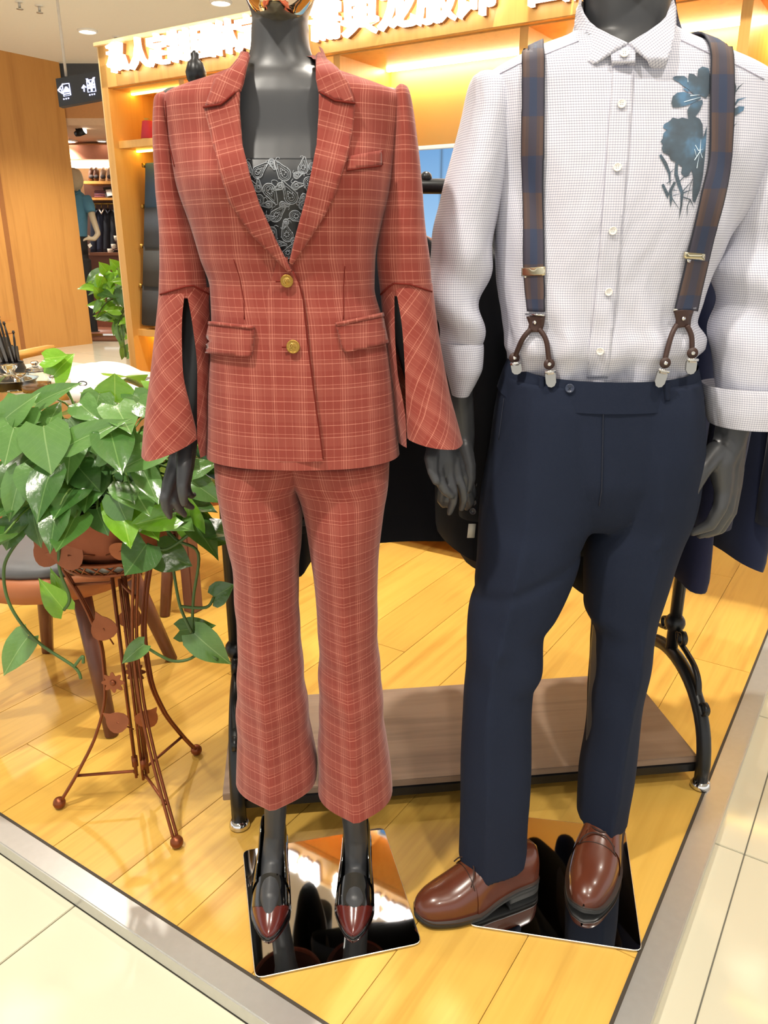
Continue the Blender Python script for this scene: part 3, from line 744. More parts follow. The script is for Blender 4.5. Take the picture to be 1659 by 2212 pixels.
# base plate
M_EDGE = mat('polished_edge', 'eeece6', .3, .9)
def plate(name, cs, parent, m, z1=.006):
    pts = [F(*c, z1) for c in cs]; c = sum(pts, Vector())/4; out = []
    n = len(pts)
    for i in range(n):
        a, b, d = pts[i-1], pts[i], pts[(i+1) % n]
        e1 = (a-b).normalized()*.014; e2 = (d-b).normalized()*.014
        for t in (0, .33, .66, 1): out.append(b + e1*(1-t)**2 + e2*t**2)
    o = mk(name, prism(out, (0, 0, -z1+.001)), m, parent, smooth=False)
    mk('polished_rim', tube([p - Z*.0012 for p in out], .0013, 6, closed=True), M_EDGE, o)
    return o
wm = empty('mannequin', F(705, 1945), 'satin black woman mannequin with gold face on a mirrored square base', 'mannequin')
plate('base_plate', [(525, 1838), (828, 1787), (910, 2036), (552, 2112)], wm, M_MIRROR)
torso = loft([(52, 545, 664, YF+.015, .05, .055), (100, 543, 669, YF+.012, .05, .055), (135, 535, 682, YF+.01, .052, .06), (158, 515, 705, YF+.008, .055, .065), (185, 450, 770, YF, .06, .07), (215, 395, 825, YF, .068, .08), (300, 395, 825, YF, .075, .085), (345, 405, 815, YF, .085, .08), (400, 420, 805, YF, .098, .075), (470, 440, 795, YF, .085, .07), (580, 470, 785, YF, .07, .07), (680, 470, 812, YF, .075, .085), (860, 474, 834, YF, .072, .09), (960, 485, 820, YF, .05, .08), (1010, 500, 800, YF, .03, .06)], 44, 12, 2.2)
def clav(px, py): return P(px, py, YF-.062)
cl = [tube([clav(560, 198), P(520, 190, YF-.05), P(450, 188, YF-.03)], [.006, .008, .006], 8), tube([clav(655, 198), P(700, 188, YF-.05), P(770, 186, YF-.03)], [.006, .008, .006], 8)]
legs = [chain([P(570, 1080, YF), P(580, 1400, YF), P(596, 1640, YF+.005), P(597, 1700, YF+.01), P(593, 1800, YF+.012), P(588, 1862, YF-.005), P(583, 1940, YF-.075), P(581, 1985, YF-.105)], [.06, .045, .036, .024, .021, .023, .020, .011]),
        chain([P(740, 1080, YF), P(745, 1400, YF), P(758, 1640, YF+.005), P(761, 1725, YF+.01), P(769, 1810, YF+.012), P(769, 1875, YF-.005), P(766, 1945, YF-.075), P(765, 1985, YF-.1)], [.06, .045, .036, .026, .024, .025, .021, .011])]
# her right arm and hand (image left)
def pts(l): return [P(*q) for q in l]
armL = chain(pts([(385, 245, YF), (412, 480, YF+.01), (436, 640, YF+.01), (412, 860, YF-.005), (401, 950, YF-.01)]), [.035, .033, .031, .025, .0205])
hL = [chain(pts([(401, 950, YF-.01), (384, 1000, YF-.015), (364, 1046, YF-.035)]), [.0205, .017, .0115]), chain(pts([(401, 950, YF-.01), (388, 1005, YF-.01), (376, 1052, YF-.02)]), [.0205, .018, .0115]),
      chain(pts([(401, 950, YF-.01), (394, 1005, YF), (388, 1052, YF)]), [.02, .017, .011]), chain(pts([(403, 950, YF-.01), (402, 1000, YF+.012), (400, 1046, YF+.018)]), [.019, .015, .010]),
      chain(pts([(364, 1046, YF-.035), (355, 1076, YF-.045), (358, 1098, YF-.04), (367, 1116, YF-.03)]), [.0105, .0085, .0075, .0058]), chain(pts([(376, 1052, YF-.02), (378, 1082, YF-.032), (387, 1100, YF-.02), (399, 1112, YF-.008)]), [.0105, .0085, .0075, .0058]),
      chain(pts([(388, 1052, YF), (394, 1078, YF-.008), (404, 1090, YF+.004), (415, 1096, YF+.015)]), [.010, .0082, .007, .0055]), chain(pts([(400, 1046, YF+.018), (407, 1066, YF+.014), (414, 1072, YF+.025), (419, 1068, YF+.035)]), [.009, .0072, .006, .005]),
      chain(pts([(400, 965, YF-.022), (397, 1010, YF-.045), (393, 1048, YF-.056), (395, 1068, YF-.056), (397, 1087, YF-.05)]), [.013, .0125, .0095, .0088, .0065])]
# her left arm and hand (image right)
armR = chain(pts([(835, 245, YF), (858, 480, YF+.01), (868, 640, YF+.005), (925, 880, YF-.005), (945, 955, YF-.01)]), [.035, .033, .031, .025, .0205])
hR = [chain(pts([(945, 955, YF-.01), (945, 990, YF-.02), (944, 1012, YF-.034)]), [.0205, .0175, .0115]), chain(pts([(945, 955, YF-.01), (960, 995, YF-.015), (966, 1025, YF-.022)]), [.0205, .0185, .0115]),
      chain(pts([(947, 955, YF-.01), (972, 992, YF-.005), (984, 1022, YF-.008)]), [.02, .017, .0115]), chain(pts([(950, 955, YF-.01), (978, 985, YF+.008), (992, 1010, YF+.006)]), [.019, .015, .011]),
      chain(pts([(944, 1012, YF-.034), (953, 1045, YF-.045), (962, 1060, YF-.045), (974, 1071, YF-.04)]), [.0105, .009, .008, .0062]), chain(pts([(966, 1025, YF-.022), (979, 1062, YF-.03), (979, 1084, YF-.025), (971, 1107, YF-.015)]), [.0105, .0085, .0075, .006]),
      chain(pts([(984, 1022, YF-.008), (998, 1055, YF-.012), (1002, 1078, YF-.008), (997, 1098, YF+.002)]), [.0105, .0085, .0075, .006]), chain(pts([(992, 1010, YF+.006), (1004, 1036, YF+.01), (1004, 1058, YF+.018), (999, 1076, YF+.025)]), [.0095, .0075, .0065, .0055]),
      chain(pts([(938, 965, YF-.02), (931, 990, YF-.04), (934, 1018, YF-.05), (942, 1040, YF-.055)]), [.013, .012, .009, .007])]
headb = loft([(-300, 600, 612, YF+.03, .03, .03), (-285, 565, 648, YF+.03, .06, .07), (-240, 530, 682, YF+.03, .08, .10), (-150, 512, 698, YF+.03, .09, .11), (-60, 516, 694, YF+.03, .08, .10), (0, 531, 676, YF+.025, .06, .09), (40, 545, 665, YF+.02, .05, .07), (70, 543, 668, YF+.015, .048, .06)], 30, 12)
fuse('body', join(torso[:2], headb[:2], armL, armR, *cl, *legs, *hL, *hR), M_BLACKSKIN, .0031, 4, wm)
def face(p, ph, py):
    x = (p.x - P(604, py, YF).x); d = 0.0
    if math.sin(ph) > 0:
        d += .016*math.exp(-(x/.011)**2) * math.exp(-((py+95)/45)**2)       # nose
        d += .007*math.exp(-(x/.02)**2) * math.exp(-((py+28)/12)**2)        # lips
        d += .009*math.exp(-(x/.018)**2) * math.exp(-((py-28)/16)**2)       # chin
        d -= .007*math.exp(-((abs(x)-.03)/.014)**2) * math.exp(-((py+140)/18)**2)
    return d
mk('face_mask', loft([(-270, 590, 620, YF-.01, .02, .02), (-240, 545, 665, YF-.01, .055, .02), (-150, 522, 688, YF-.01, .075, .02), (-60, 523, 686, YF-.01, .078, .02), (0, 535, 674, YF-.01, .072, .02), (28, 553, 656, YF-.01, .066, .02), (44, 572, 640, YF-.012, .055, .02), (52, 592, 620, YF-.015, .04, .02)], 44, 6, 2.0, disp=face)[:2], M_GOLD, wm)
# nails
# ---- jacket
def jdisp(p, ph, py):
    if math.sin(ph) < 0: return 0.0
    d = fold(p, ph, py, .0035, 14, 7)
    x = PX(p)[0]
    for bx in (480, 770): d += .012*math.exp(-((x-bx)/62)**2 - ((py-395)/75)**2)   # bust
    return d
JR = [(128, 540, 688, YF+.035, .05, .045), (142, 520, 702, YF+.02, .062, .055), (158, 492, 735, YF+.012, .07, .065), (172, 455, 775, YF+.005, .075, .072), (190, 398, 830, YF, .08, .078), (206, 362, 866, YF, .084, .085), (225, 352, 874, YF, .088, .09), (300, 366, 866, YF, .094, .095),
      (400, 388, 846, YF, .108, .09), (480, 414, 826, YF, .105, .085), (560, 436, 810, YF, .094, .082), (620, 456, 808, YF, .09, .082), (690, 459, 826, YF, .096, .095), (780, 457, 842, YF, .102, .108), (880, 453, 853, YF, .107, .115), (978, 450, 862, YF, .11, .118)]
jform = loft(JR, 72, 8, 2.3, disp=jdisp); JB = bvh(jform)
jk = empty('suit_jacket', P(650, 980, YF), 'russet plaid two button jacket with split bell sleeves on the woman mannequin', 'jacket')
VCUT = [(512, 60), (506, 195), (508, 317), (526, 390), (550, 452), (596, 532), (629, 574), (648, 520), (672, 450), (690, 380), (703, 317), (708, 251), (700, 60)]
def keepj(c):
    if c.y > YF - .02: 
        return not (c.y > YF-.02 and c.z > 10)
    x, y = PX(c); return not inpoly(x, y, VCUT)
mk('jacket_body', loft(JR, 120, 4.5, 2.3, capt=False, capb=False, disp=jdisp, keep=keepj), M_PLAID, jk)
mk('lining', loft([(985 - 9, 456, 856, YF, .104, .112), (962, 457, 855, YF, .104, .112)], 48, 8, 2.3, capt=False, capb=False), mat('jacket_lining', '3a1a18', .6), jk)
LAP = [(520, 200), (519, 238), (525, 317), (541, 382), (562, 442), (601, 526), (631, 583), (627, 590), (544, 502), (499, 436), (478, 370), (457, 278), (447, 238), (483, 231), (510, 206)]
LAPR = [(689, 206), (688, 251), (684, 317), (673, 369), (658, 435), (637, 513), (625, 565), (632, 572), (668, 515), (702, 462), (725, 417), (751, 339), (761, 268), (764, 228), (722, 222)]
COLL = [(526, 119), (518, 134), (499, 156), (468, 176), (448, 232), (482, 229), (512, 204), (521, 198), (527, 180), (533, 150), (541, 121)]
COLR = [(682, 118), (690, 120), (704, 137), (729, 157), (750, 181), (764, 225), (722, 220), (700, 206), (688, 201), (682, 170)]
# collar surfaces lie on a form a little larger than the jacket
cform = loft([(100, 530, 694, YF+.02, .052, .05), (130, 520, 700, YF+.015, .06, .055), (160, 480, 740, YF+.008, .074, .066), (190, 398, 832, YF, .086, .08), (300, 360, 868, YF, .1, .095), (420, 390, 846, YF, .112, .09), (600, 450, 810, YF, .098, .085)], 60, 8, 2.3, disp=jdisp); CB = bvh(cform)
lo_ = lambda x, y: .0055
lp = mk('lapel', patch(LAP, JB, .008, .006, 8, YF-.08, math.radians(-14)), M_PLAID, jk); lp2 = mk('lapel', patch(LAPR, JB, .007, .006, 8, YF-.08, math.radians(14)), M_PLAID, jk)
mk('collar', patch(COLL, CB, .006, .006, 7, YF-.06, math.radians(25)), M_PLAID, jk); mk('collar', patch(COLR, CB, .006, .006, 7, YF-.06, math.radians(-25)), M_PLAID, jk)
mk('back_collar', loft([(108, 530, 698, YF+.02, .055, .055), (140, 512, 712, YF+.018, .06, .07), (156, 505, 722, YF+.015, .06, .075)], 44, 6, 2.1, capt=False, capb=False, keep=lambda c: c.y > YF - .005), M_PLAID, jk)
# overlapping front edge
def offe(x, y):
    ex = 632 + (y-585)*(695-632)/(998-585); return max(.0006, .0065 * max(0, 1 - (ex + 8 - x)/70))
FE = [(631, 584), (645, 610), (655, 650), (664, 740), (680, 870), (697, 994), (660, 1001), (600, 1003), (590, 860), (580, 740), (575, 640), (600, 560)]
mk('front_panel', patch([(x, min(y, 997)) for x, y in FE], JB, offe, 0, 9, YF-.1), M_PLAID, jk)
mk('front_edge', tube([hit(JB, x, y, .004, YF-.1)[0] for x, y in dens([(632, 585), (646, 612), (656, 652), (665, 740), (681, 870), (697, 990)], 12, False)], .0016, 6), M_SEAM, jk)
for poly, wel in (([(463, 699), (549, 709), (551, 716), (546, 767), (541, 771), (455, 763), (454, 745)], [(464, 694), (551, 704), (550, 711), (463, 701)]), ([(725, 703), (817, 684), (823, 715), (829, 742), (746, 761), (738, 755), (730, 722)], [(724, 697), (816, 678), (818, 686), (725, 705)])):
    f_ = mk('pocket_flap', patch(poly, JB, .009, .008, 7, YF-.09), M_PLAID, jk); mk('welt', patch(wel, JB, .0105, .009, 6, YF-.09, math.radians(45)), M_PLAIDB, f_)
mk('chest_pocket', patch([(752, 340), (822, 325), (821, 357), (748, 368)], JB, .0035, .003, 7, YF-.1), M_PLAID, jk)
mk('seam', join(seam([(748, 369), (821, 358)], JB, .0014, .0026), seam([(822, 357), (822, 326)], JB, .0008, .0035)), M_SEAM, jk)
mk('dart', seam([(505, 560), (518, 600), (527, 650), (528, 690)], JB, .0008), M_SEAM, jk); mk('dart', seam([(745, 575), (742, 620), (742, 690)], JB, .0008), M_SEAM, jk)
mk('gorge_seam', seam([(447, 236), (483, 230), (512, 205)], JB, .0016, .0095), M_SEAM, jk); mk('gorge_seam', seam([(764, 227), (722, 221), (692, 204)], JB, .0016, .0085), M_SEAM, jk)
for bx, by, br in ((621, 605, 13.5), (635, 749, 14.5)):
    c, nr = hit(JB, bx, by, .007, YF-.1); r = br*.00068
    bt = mk('button', lathe([(r*.6, -.002), (r, 0), (r*1.02, .002), (r*.94, .0034), (r*.82, .0022), (r*.5, .0034), (.0005, .004)], c, 24, nr), M_BRASS, jk, label='antique brass dome button')
    mk('crest', join(tube(spline([c + nr*.0036 + Vector((r*.5*math.cos(a), 0, r*.5*math.sin(a))) for a in (0, 1, 2.2, 3.4, 4.4)], 4), .0007, 5), tube([c + nr*.0038 + Vector((-r*.4, 0, -r*.3)), c + nr*.0042 + Vector((0, 0, r*.4)), c + nr*.0038 + Vector((r*.4, 0, -r*.2))], .0007, 5)), mat('brass_light', 'caa860', .3, .9), bt)
    mk('buttonhole', seam([(bx-24, by+1), (bx-8, by)], JB, .0013, .0075), M_SEAM, jk)
# sleeves
def sdisp(s):
    def f(p, ph, py): return fold(p, ph, py, .0045, 16, 9, s)
    return f
SL = [(200, 354, 363, YF, .012, .02), (206, 347, 371, YF, .03, .035), (222, 341, 379, YF, .042, .05), (300, 338, 387, YF, .048, .055), (400, 338, 405, YF, .05, .052), (500, 342, 432, YF, .05, .05), (570, 344, 450, YF+.002, .048, .048), (640, 346, 461, YF+.004, .046, .046)]
SR = [(184, 862, 870, YF, .012, .02), (192, 855, 879, YF, .03, .035), (215, 848, 886, YF, .042, .05), (290, 846, 898, YF, .048, .055), (400, 832, 913, YF, .05, .052), (500, 816, 922, YF, .05, .05), (560, 812, 929, YF+.002, .048, .048), (636, 821, 934, YF+.004, .046, .046)]
sl = mk('sleeve', loft(SL, 40, 8, 2.1, capb=False, disp=sdisp(1)), M_PLAID, jk); sr = mk('sleeve', loft(SR, 40, 8, 2.1, capb=False, disp=sdisp(5)), M_PLAID, jk)
def cuff(rows, kfun, n=48, step=8):
    y0, y1 = rows[0][0], rows[-1][0]; m = int((y1-y0)/step)+1; Vs, Fs, UV, UU = [], [], [], []
    for j in range(m):
        t = j/(m-1); py = y0 + (y1-y0)*t; r = hermite(rows, py)
        cx, a = (r[1]+r[2])/2, (r[2]-r[1])/2
        fL = math.acos(max(-1, min(1, (r[6]-cx)/a))); fR = math.acos(max(-1, min(1, (r[7]-cx)/a))) + 2*math.pi
        row = []
        for i in range(n+1):
            ph = fL + (fR-fL)*i/n; k = kfun(i/n, ph); pe = y0 + (py-y0)*k
            re = hermite(rows, min(pe, y1)); cxe, ae = (re[1]+re[2])/2, (re[2]-re[1])/2
            px = cxe + ae*math.cos(ph); dep = re[4] if math.sin(ph) > 0 else re[5]
            if i == 0: px = re[6]
            if i == n: px = re[7]
            c = P(px, pe, re[3]); p = Vector((c.x, c.y - dep*math.sin(ph), c.z))
            p += Vector((math.cos(ph), -math.sin(ph), 0)) * fold(p, ph, pe, .004*t, 12, 6, 3)
            row.append(p)
        Vs += row; L = [0]
        for i in range(n): L.append(L[-1] + (row[i+1]-row[i]).length)
        UU.append([(l, row[i].z) for i, l in enumerate(L)])
    for j in range(m-1):
        for i in range(n):
            Fs.append((j*(n+1)+i, j*(n+1)+i+1, (j+1)*(n+1)+i+1, (j+1)*(n+1)+i)); UV.append((UU[j][i], UU[j][i+1], UU[j+1][i+1], UU[j+1][i]))
    return Vs, Fs, UV
CL_ = [(619, 347, 462, YF+.004, .048, .048, 415.5, 417), (690, 340, 461, YF+.004, .055, .055, 411, 430), (788, 330, 462, YF+.004, .066, .062, 415, 440), (864, 322, 462, YF+.004, .076, .068, 429, 441), (925, 316, 461, YF+.004, .083, .072, 440, 441.5), (972, 312, 459, YF+.004, .088, .075, 445, 446)]
CR_ = [(612, 821, 934, YF+.004, .048, .048, 851, 852.5), (707, 828, 946, YF+.004, .056, .055, 852.5, 868), (796, 838, 962, YF+.004, .066, .062, 858, 873), (850, 845, 973, YF+.004, .072, .066, 868, 874), (893, 851, 985, YF+.004, .078, .07, 874, 875.5), (950, 860, 1001, YF+.004, .086, .075, 876, 878)]
def kL(t, ph): return .865 + .135*min(1, t/.24)**.8 if t < .24 else 1.0
def kR(t, ph):
    d = abs(ph - 2*math.pi - math.pi/2) if ph > math.pi else 9
    return .94 + .06*min(1, (1-t)/.25) if t > .75 else 1.0
mk('bell_cuff', cuff(CL_, kL), M_PLAIDB, sl); mk('bell_cuff', cuff(CR_, kR), M_PLAIDB, sr)
SLB = bvh(loft(SL, 40, 8, 2.1, disp=sdisp(1))); SRB = bvh(loft(SR, 40, 8, 2.1, disp=sdisp(5)))
mk('elbow_seam', seam([(348, 636), (375, 627), (400, 619), (417, 617), (436, 628), (458, 640)], SLB, .0015, .0014), M_SEAM, sl); mk('elbow_seam', seam([(824, 636), (840, 620), (852, 612), (885, 614), (931, 630)], SRB, .0015, .0014), M_SEAM, sr)
mk('armhole_seam', seam([(358, 218), (364, 300), (378, 360)], JB, .0007, .001), M_SEAM, jk); mk('armhole_seam', seam([(868, 200), (860, 280), (850, 340)], JB, .0007, .001), M_SEAM, jk)
# ---- top under the jacket
tb = bvh(torso)
M_SATIN = mat('black_satin', '1f2227', .42, 0, .5, .05)
tpc = empty('strapless_top', P(610, 560, YF-.08), 'black satin strapless top with silver paisley on the woman mannequin', 'top')
mk('bodice', patch([(500, 345), (720, 345), (725, 420), (690, 560), (660, 640), (590, 640), (560, 560), (495, 420)], tb, .004, .0025, 9, YF-.08), M_SATIN, tpc)
M_PAIS = mat('silver_jacquard', '8b9096', .5, 0.2, .5, .15, 120)
def paisley(cx, cy, s, rot, fl=1):
    out = []
    def tr(x, y):
        x *= fl; c, sn = math.cos(rot), math.sin(rot); return cx + s*(x*c - y*sn), cy + s*(x*sn + y*c)
    for k, wdt in ((1.0, 1.9), (.72, 1.1), (.42, 1.1)):
        o = []
        for i in range(25):
            a = 2*math.pi*i/24; r = k*(1 - .25*math.sin(a))
            x = .5*r*math.cos(a) + .32*k*max(0, math.sin(a))**2.5; y = -(.55*r*math.sin(a) + (.75*k*max(0, math.sin(a))**3)) + .2*(1-k)
            o.append(tr(x, y))
        out.append((o, wdt))
    sp_ = []
    for i in range(14):
        a = 5.0*i/13; r = .34*(1 - i/16); sp_.append(tr(.62 + r*math.cos(a+2), -.95 + r*math.sin(a+2)))
    out.append((sp_, 1.3))
    sp2 = [tr(-.65 - .3*math.cos(3.6*i/9)*(1-i/14), .1 + .4*math.sin(3.6*i/9)) for i in range(10)]
    out.append((sp2, 1.3))
    return out
pg = []
random.seed(3)
for (cx, cy, s, rt, f_) in [(560, 372, 22, .6, 1), (612, 376, 26, -.9, 1), (655, 366, 20, .4, -1), (585, 412, 26, 2.4, 1), (628, 420, 28, -.3, -1), (560, 432, 20, 3.3, 1), (668, 398, 22, 2.8, 1), (598, 462, 24, .5, 1), (640, 466, 22, 2.2, -1), (620, 505, 24, -.5, 1), (590, 500, 18, 2.5, 1), (622, 545, 20, .3, 1), (536, 395, 18, 1.5, 1), (642, 380, 12, 1.0, 1), (535, 362, 16, 2.2, 1), (588, 356, 13, 3.0, -1), (640, 400, 15, 1.2, 1), (606, 402, 13, 4.0, 1), (560, 404, 14, .2, -1), (676, 365, 16, 2.4, 1), (580, 440, 14, 4.4, 1), (655, 440, 16, .6, 1), (612, 440, 12, 2.0, -1), (578, 470, 14, 1.2, 1), (655, 425, 12, 3.6, 1), (618, 480, 12, 3.3, 1), (605, 525, 13, 1.4, 1), (635, 520, 12, 2.9, 1)]:
    for o, wd in paisley(cx, cy, s, rt, f_):
        pp = [hit(tb, x, y, .0046, YF-.08)[0] for x, y in o]; pg.append(tube(pp, wd*.00042, 5))
    for i in range(7):
        a = i*.9; c, nr = hit(tb, cx + s*.2*math.cos(a), cy + s*.2*math.sin(a), .0046, YF-.08); pg.append(ball(c, .0011, 6))
mk('paisley_pattern', join(*pg), M_PAIS, tpc, label='silver paisley jacquard figures', kind='stuff')
# ---- trousers
tw = empty('trousers', P(650, 1700, YF), 'russet plaid cropped flared trousers with pressed creases on the woman mannequin', 'trousers')
def tdisp(s):
    def f(p, ph, py): return fold(p, ph, py, .003*min(1, max(.2, (py-1000)/200)), 10, 11, s) + (.0012*math.sin(p.z*75 + p.x*40)*math.exp(-((py-1480)/130)**2))
    return f
d4 = .014; d5 = .02
cl1 = [(980, 520, .002, .02), (1100, 530, .010, .026), (1200, 547, .017, .028), (1300, 557, .022, .028), (1400, 567, .025, .03), (1535, 579, .028, .032), (1700, 590, .03, .034)]
cr1 = [(980, 738, .002, .02), (1100, 738, .010, .026), (1200, 738, .017, .028), (1320, 743, .022, .028), (1420, 751, .025, .03), (1550, 761, .028, .032), (1730, 771, .03, .034)]
hips = loft([(940, 470, 838, YF, .085, .1), (1000, 466, 841, YF, .058, .103), (1020, 474, 835, YF, .045, .098), (1040, 490, 820, YF, .025, .085)], 56, 8, 2.4, disp=tdisp(2))
lL = loft([(985, 464, 684, YF, .082, .1), (1030, 467, 662, YF, .082, .1), (1055, 470, 646, YF, .08, .098), (1100, 479, 652, YF, .08, .095), (1170, 493, 651, YF, .076, .088), (1235, 505, 645, YF, .07, .08), (1300, 509, 643, YF, .064, .074), (1335, 512, 646, YF, .062, .072), (1400, 514, 650, YF, .062, .072), (1467, 514, 657, YF, .064, .076), (1535, 514, 667, YF, .067, .08), (1600, 513, 676, YF, .07, .083), (1655, 511, 685, YF, .073, .086), (1676, 511, 683, YF, .073, .086)], 48, 8, 2.15, capb=False, disp=tdisp(4), crease=cl1)
lR = loft([(985, 596, 842, YF, .082, .1), (1030, 620, 840, YF, .082, .1), (1055, 640, 838, YF, .08, .098), (1100, 655, 830, YF, .08, .095), (1170, 668, 821, YF, .076, .088), (1235, 677, 817, YF, .07, .08), (1300, 682, 815, YF, .064, .074), (1400, 688, 818, YF, .062, .072), (1467, 689, 823, YF, .064, .076), (1535, 689, 830, YF, .067, .08), (1600, 688, 835, YF, .07, .083), (1650, 688, 842, YF, .073, .086), (1700, 688, 848, YF-.004, .075, .088)], 48, 8, 2.15, capb=False, disp=tdisp(8), crease=cr1)
mk('hip_yoke', hips, M_PLAID, tw); o1 = mk('trouser_leg', lL, M_PLAID, tw); o2 = mk('trouser_leg', lR, M_PLAID, tw)
def hem(rows, m, parent, name='hem', inset=9):
    mk(name, loft([(rows[0][0], rows[0][1]+inset, rows[0][2]-inset) + tuple(rows[0][3:4]) + (rows[0][4]-.014, rows[0][5]-.01), (rows[1][0], rows[1][1]+inset, rows[1][2]-inset) + tuple(rows[1][3:4]) + (rows[1][4]-.014, rows[1][5]-.01)], 40, 6, 2.15, capb=False, capt=True), m, parent)
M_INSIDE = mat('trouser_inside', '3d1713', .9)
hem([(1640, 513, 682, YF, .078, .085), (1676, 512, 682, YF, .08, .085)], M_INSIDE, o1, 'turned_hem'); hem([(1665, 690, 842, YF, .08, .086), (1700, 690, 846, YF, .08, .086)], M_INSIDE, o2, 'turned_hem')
# ---- pumps
def interp(tab, s):
    return hermite([tuple(t) for t in tab], s)[1]
def shoe_shell(toe, heel, wt, zb, zt, s0, s1, open_from=None, wall=None, n=26, m=44, infl=1.0, pw=.8, redcut=None):
    """upper as arches across the foot from toe (s=0) to heel (s=1); behind open_from only the side walls remain"""
    ax = heel - toe; L = ax.length; ax = ax.normalized(); sd = Vector((ax.y, -ax.x, 0)); Vs, Fs = [], []
    G = []
    for j in range(m+1):
        s = s0 + (s1-s0)*j/m; wd = interp(wt, s)*infl; b, t = interp(zb, s), interp(zt, s); row = []
        for i in range(n+1):
            ph = math.pi*i/n; x = wd*math.cos(ph)*(1 if abs(math.cos(ph)) < 0 else 1); z = b + (t-b)*max(0.0, math.sin(ph))**pw
            row.append(len(Vs)); Vs.append(toe + ax*(s*L) + sd*x + Z*z)
        G.append(row)
    for j in range(m):
        s = s0 + (s1-s0)*(j+.5)/m
        for i in range(n):
            ph = math.pi*(i+.5)/n
            if open_from and s > open_from + wall*(1-math.sin(ph)) : 
                if math.sin(ph) > .62: continue
            if redcut and not redcut(s, math.sin(ph)): continue
            Fs.append((G[j][i], G[j][i+1], G[j+1][i+1], G[j+1][i]))
    return Vs, Fs
def sole_slab(toe, heel, wt, zb, th, s0=0, s1=1, infl=1.06, m=40, flatb=None):
    ax = heel - toe; L = ax.length; ax = ax.normalized(); sd = Vector((ax.y, -ax.x, 0)); Vs, Fs = [], []
    for j in range(m+1):
        s = s0 + (s1-s0)*j/m; wd = interp(wt, s)*infl + .0012; t = interp(zb, s)+.001; b = t - th if flatb is None else flatb
        for x, z in ((-wd, t), (wd, t), (wd, b), (-wd, b)): Vs.append(toe + ax*(s*L) + sd*x + Z*max(z, .0068))
    for j in range(m):
        for k in range(4): Fs.append((j*4+k, j*4+(k+1) % 4, (j+1)*4+(k+1) % 4, (j+1)*4+k))
    Fs.append((3, 2, 1, 0)); Fs.append(tuple(m*4+k for k in range(4)))
    return Vs, Fs
PWt = [(0, .001), (.03, .010), (.1, .020), (.2, .029), (.33, .036), (.5, .034), (.7, .029), (.9, .027), (.97, .022), (1, .004)]
PZb = [(0, .010), (.3, .010), (.45, .02), (.65, .05), (.85, .076), (1, .082)]
PZt = [(0, .016), (.06, .026), (.2, .043), (.35, .062), (.45, .078), (.6, .095), (.8, .125), (.95, .142), (1, .140)]
def pump(toepx, heelpt, lab):
    toe = F(*toepx, .0); heel = heelpt
    t = empty('pump_shoe', toe.lerp(heel, .5), lab, 'shoe', 'pumps of the woman mannequin')
    red = lambda s, sn: s < .20 + .13*(1-sn)
    mk('toe_cap', shoe_shell(toe, heel, PWt, PZb, PZt, 0, .4, m=40, redcut=red), M_OXBLOOD, t, label='oxblood leather pointed toe')
    mk('vamp', shoe_shell(toe, heel, PWt, PZb, PZt, .15, .52, infl=1.02, m=30, redcut=lambda s, sn: not red(s, sn) and s < .44 - .0*(1-sn)), M_PATENT, t)
    mk('heel_counter', shoe_shell(toe, heel, PWt, PZb, PZt, .42, 1, open_from=.42, wall=0, infl=1.04, pw=.5), M_PATENT, t)
    mk('sole', sole_slab(toe, heel, PWt, PZb, .006, 0, 1), M_PATENT, t)
    ax = (heel-toe); c = toe + ax*.9
    mk('heel', lathe([(.011, .0068), (.010, .02), (.012, .05), (.02, .074), (.024, .079)], (c.x, c.y, 0), 18), M_PATENT, t)
    ed = []
    for sgn in (-1, 1):
        pl = []
        for i in range(12):
            s = .44 + .54*i/11; a = ax.normalized(); sd = Vector((a.y, -a.x, 0)); ph = math.asin(.62**1.0); 
            pl.append(toe + ax*s + sd*sgn*interp(PWt, s)*1.05*math.cos(ph) + Z*(interp(PZb, s) + (interp(PZt, s)-interp(PZb, s))*(.62**.5)))
        ed.append(tube(pl, .0016, 6))
    mk('topline_binding', join(*ed), M_PATENT, t)
ph1 = P(591, 1768, YF+.07); ph1.z = 0; ph2 = P(772, 1780, YF+.07); ph2.z = 0
pump((580, 2036), ph1, 'black patent pump with oxblood toe on the image-left foot of the woman mannequin')
pump((762, 2034), ph2, 'black patent pump with oxblood toe on the image-right foot of the woman mannequin')
# ================================================================== MAN MANNEQUIN, SHIRT, BRACES, TROUSERS, SHOES
YN = 1.38
mm = empty('mannequin', F(1240, 1930), 'satin black man mannequin in shirt and braces on a mirrored square base', 'mannequin')
plate('base_plate', [(1128, 1764), (1350, 1790), (1386, 2054), (1012, 1997)], mm, M_MIRROR)
mt = loft([(-30, 1262, 1444, YN, .06, .06), (40, 1264, 1444, YN-.002, .062, .062), (80, 1262, 1450, YN, .065, .065), (120, 1160, 1545, YN, .07, .08), (200, 1060, 1650, YN, .09, .09), (400, 1090, 1610, YN, .105, .085), (600, 1110, 1500, YN, .095, .085), (780, 1120, 1480, YN, .09, .09), (900, 1090, 1490, YN, .08, .1), (1000, 1100, 1480, YN, .07, .08)], 36, 14, 2.2)
mhead = loft([(-420, 1330, 1372, YN+.0, .03, .03), (-400, 1290, 1415, YN, .06, .07), (-340, 1255, 1450, YN, .085, .1), (-230, 1240, 1464, YN, .1, .11), (-130, 1252, 1452, YN-.005, .1, .1), (-60, 1280, 1425, YN-.02, .085, .08), (-30, 1305, 1400, YN-.03, .06, .06)], 30, 14, disp=lambda p, ph, py: .014*math.exp(-((p.x-P(1352, py, YN).x)/.013)**2 - ((py+200)/50)**2) if math.sin(ph) > 0 else 0.0)
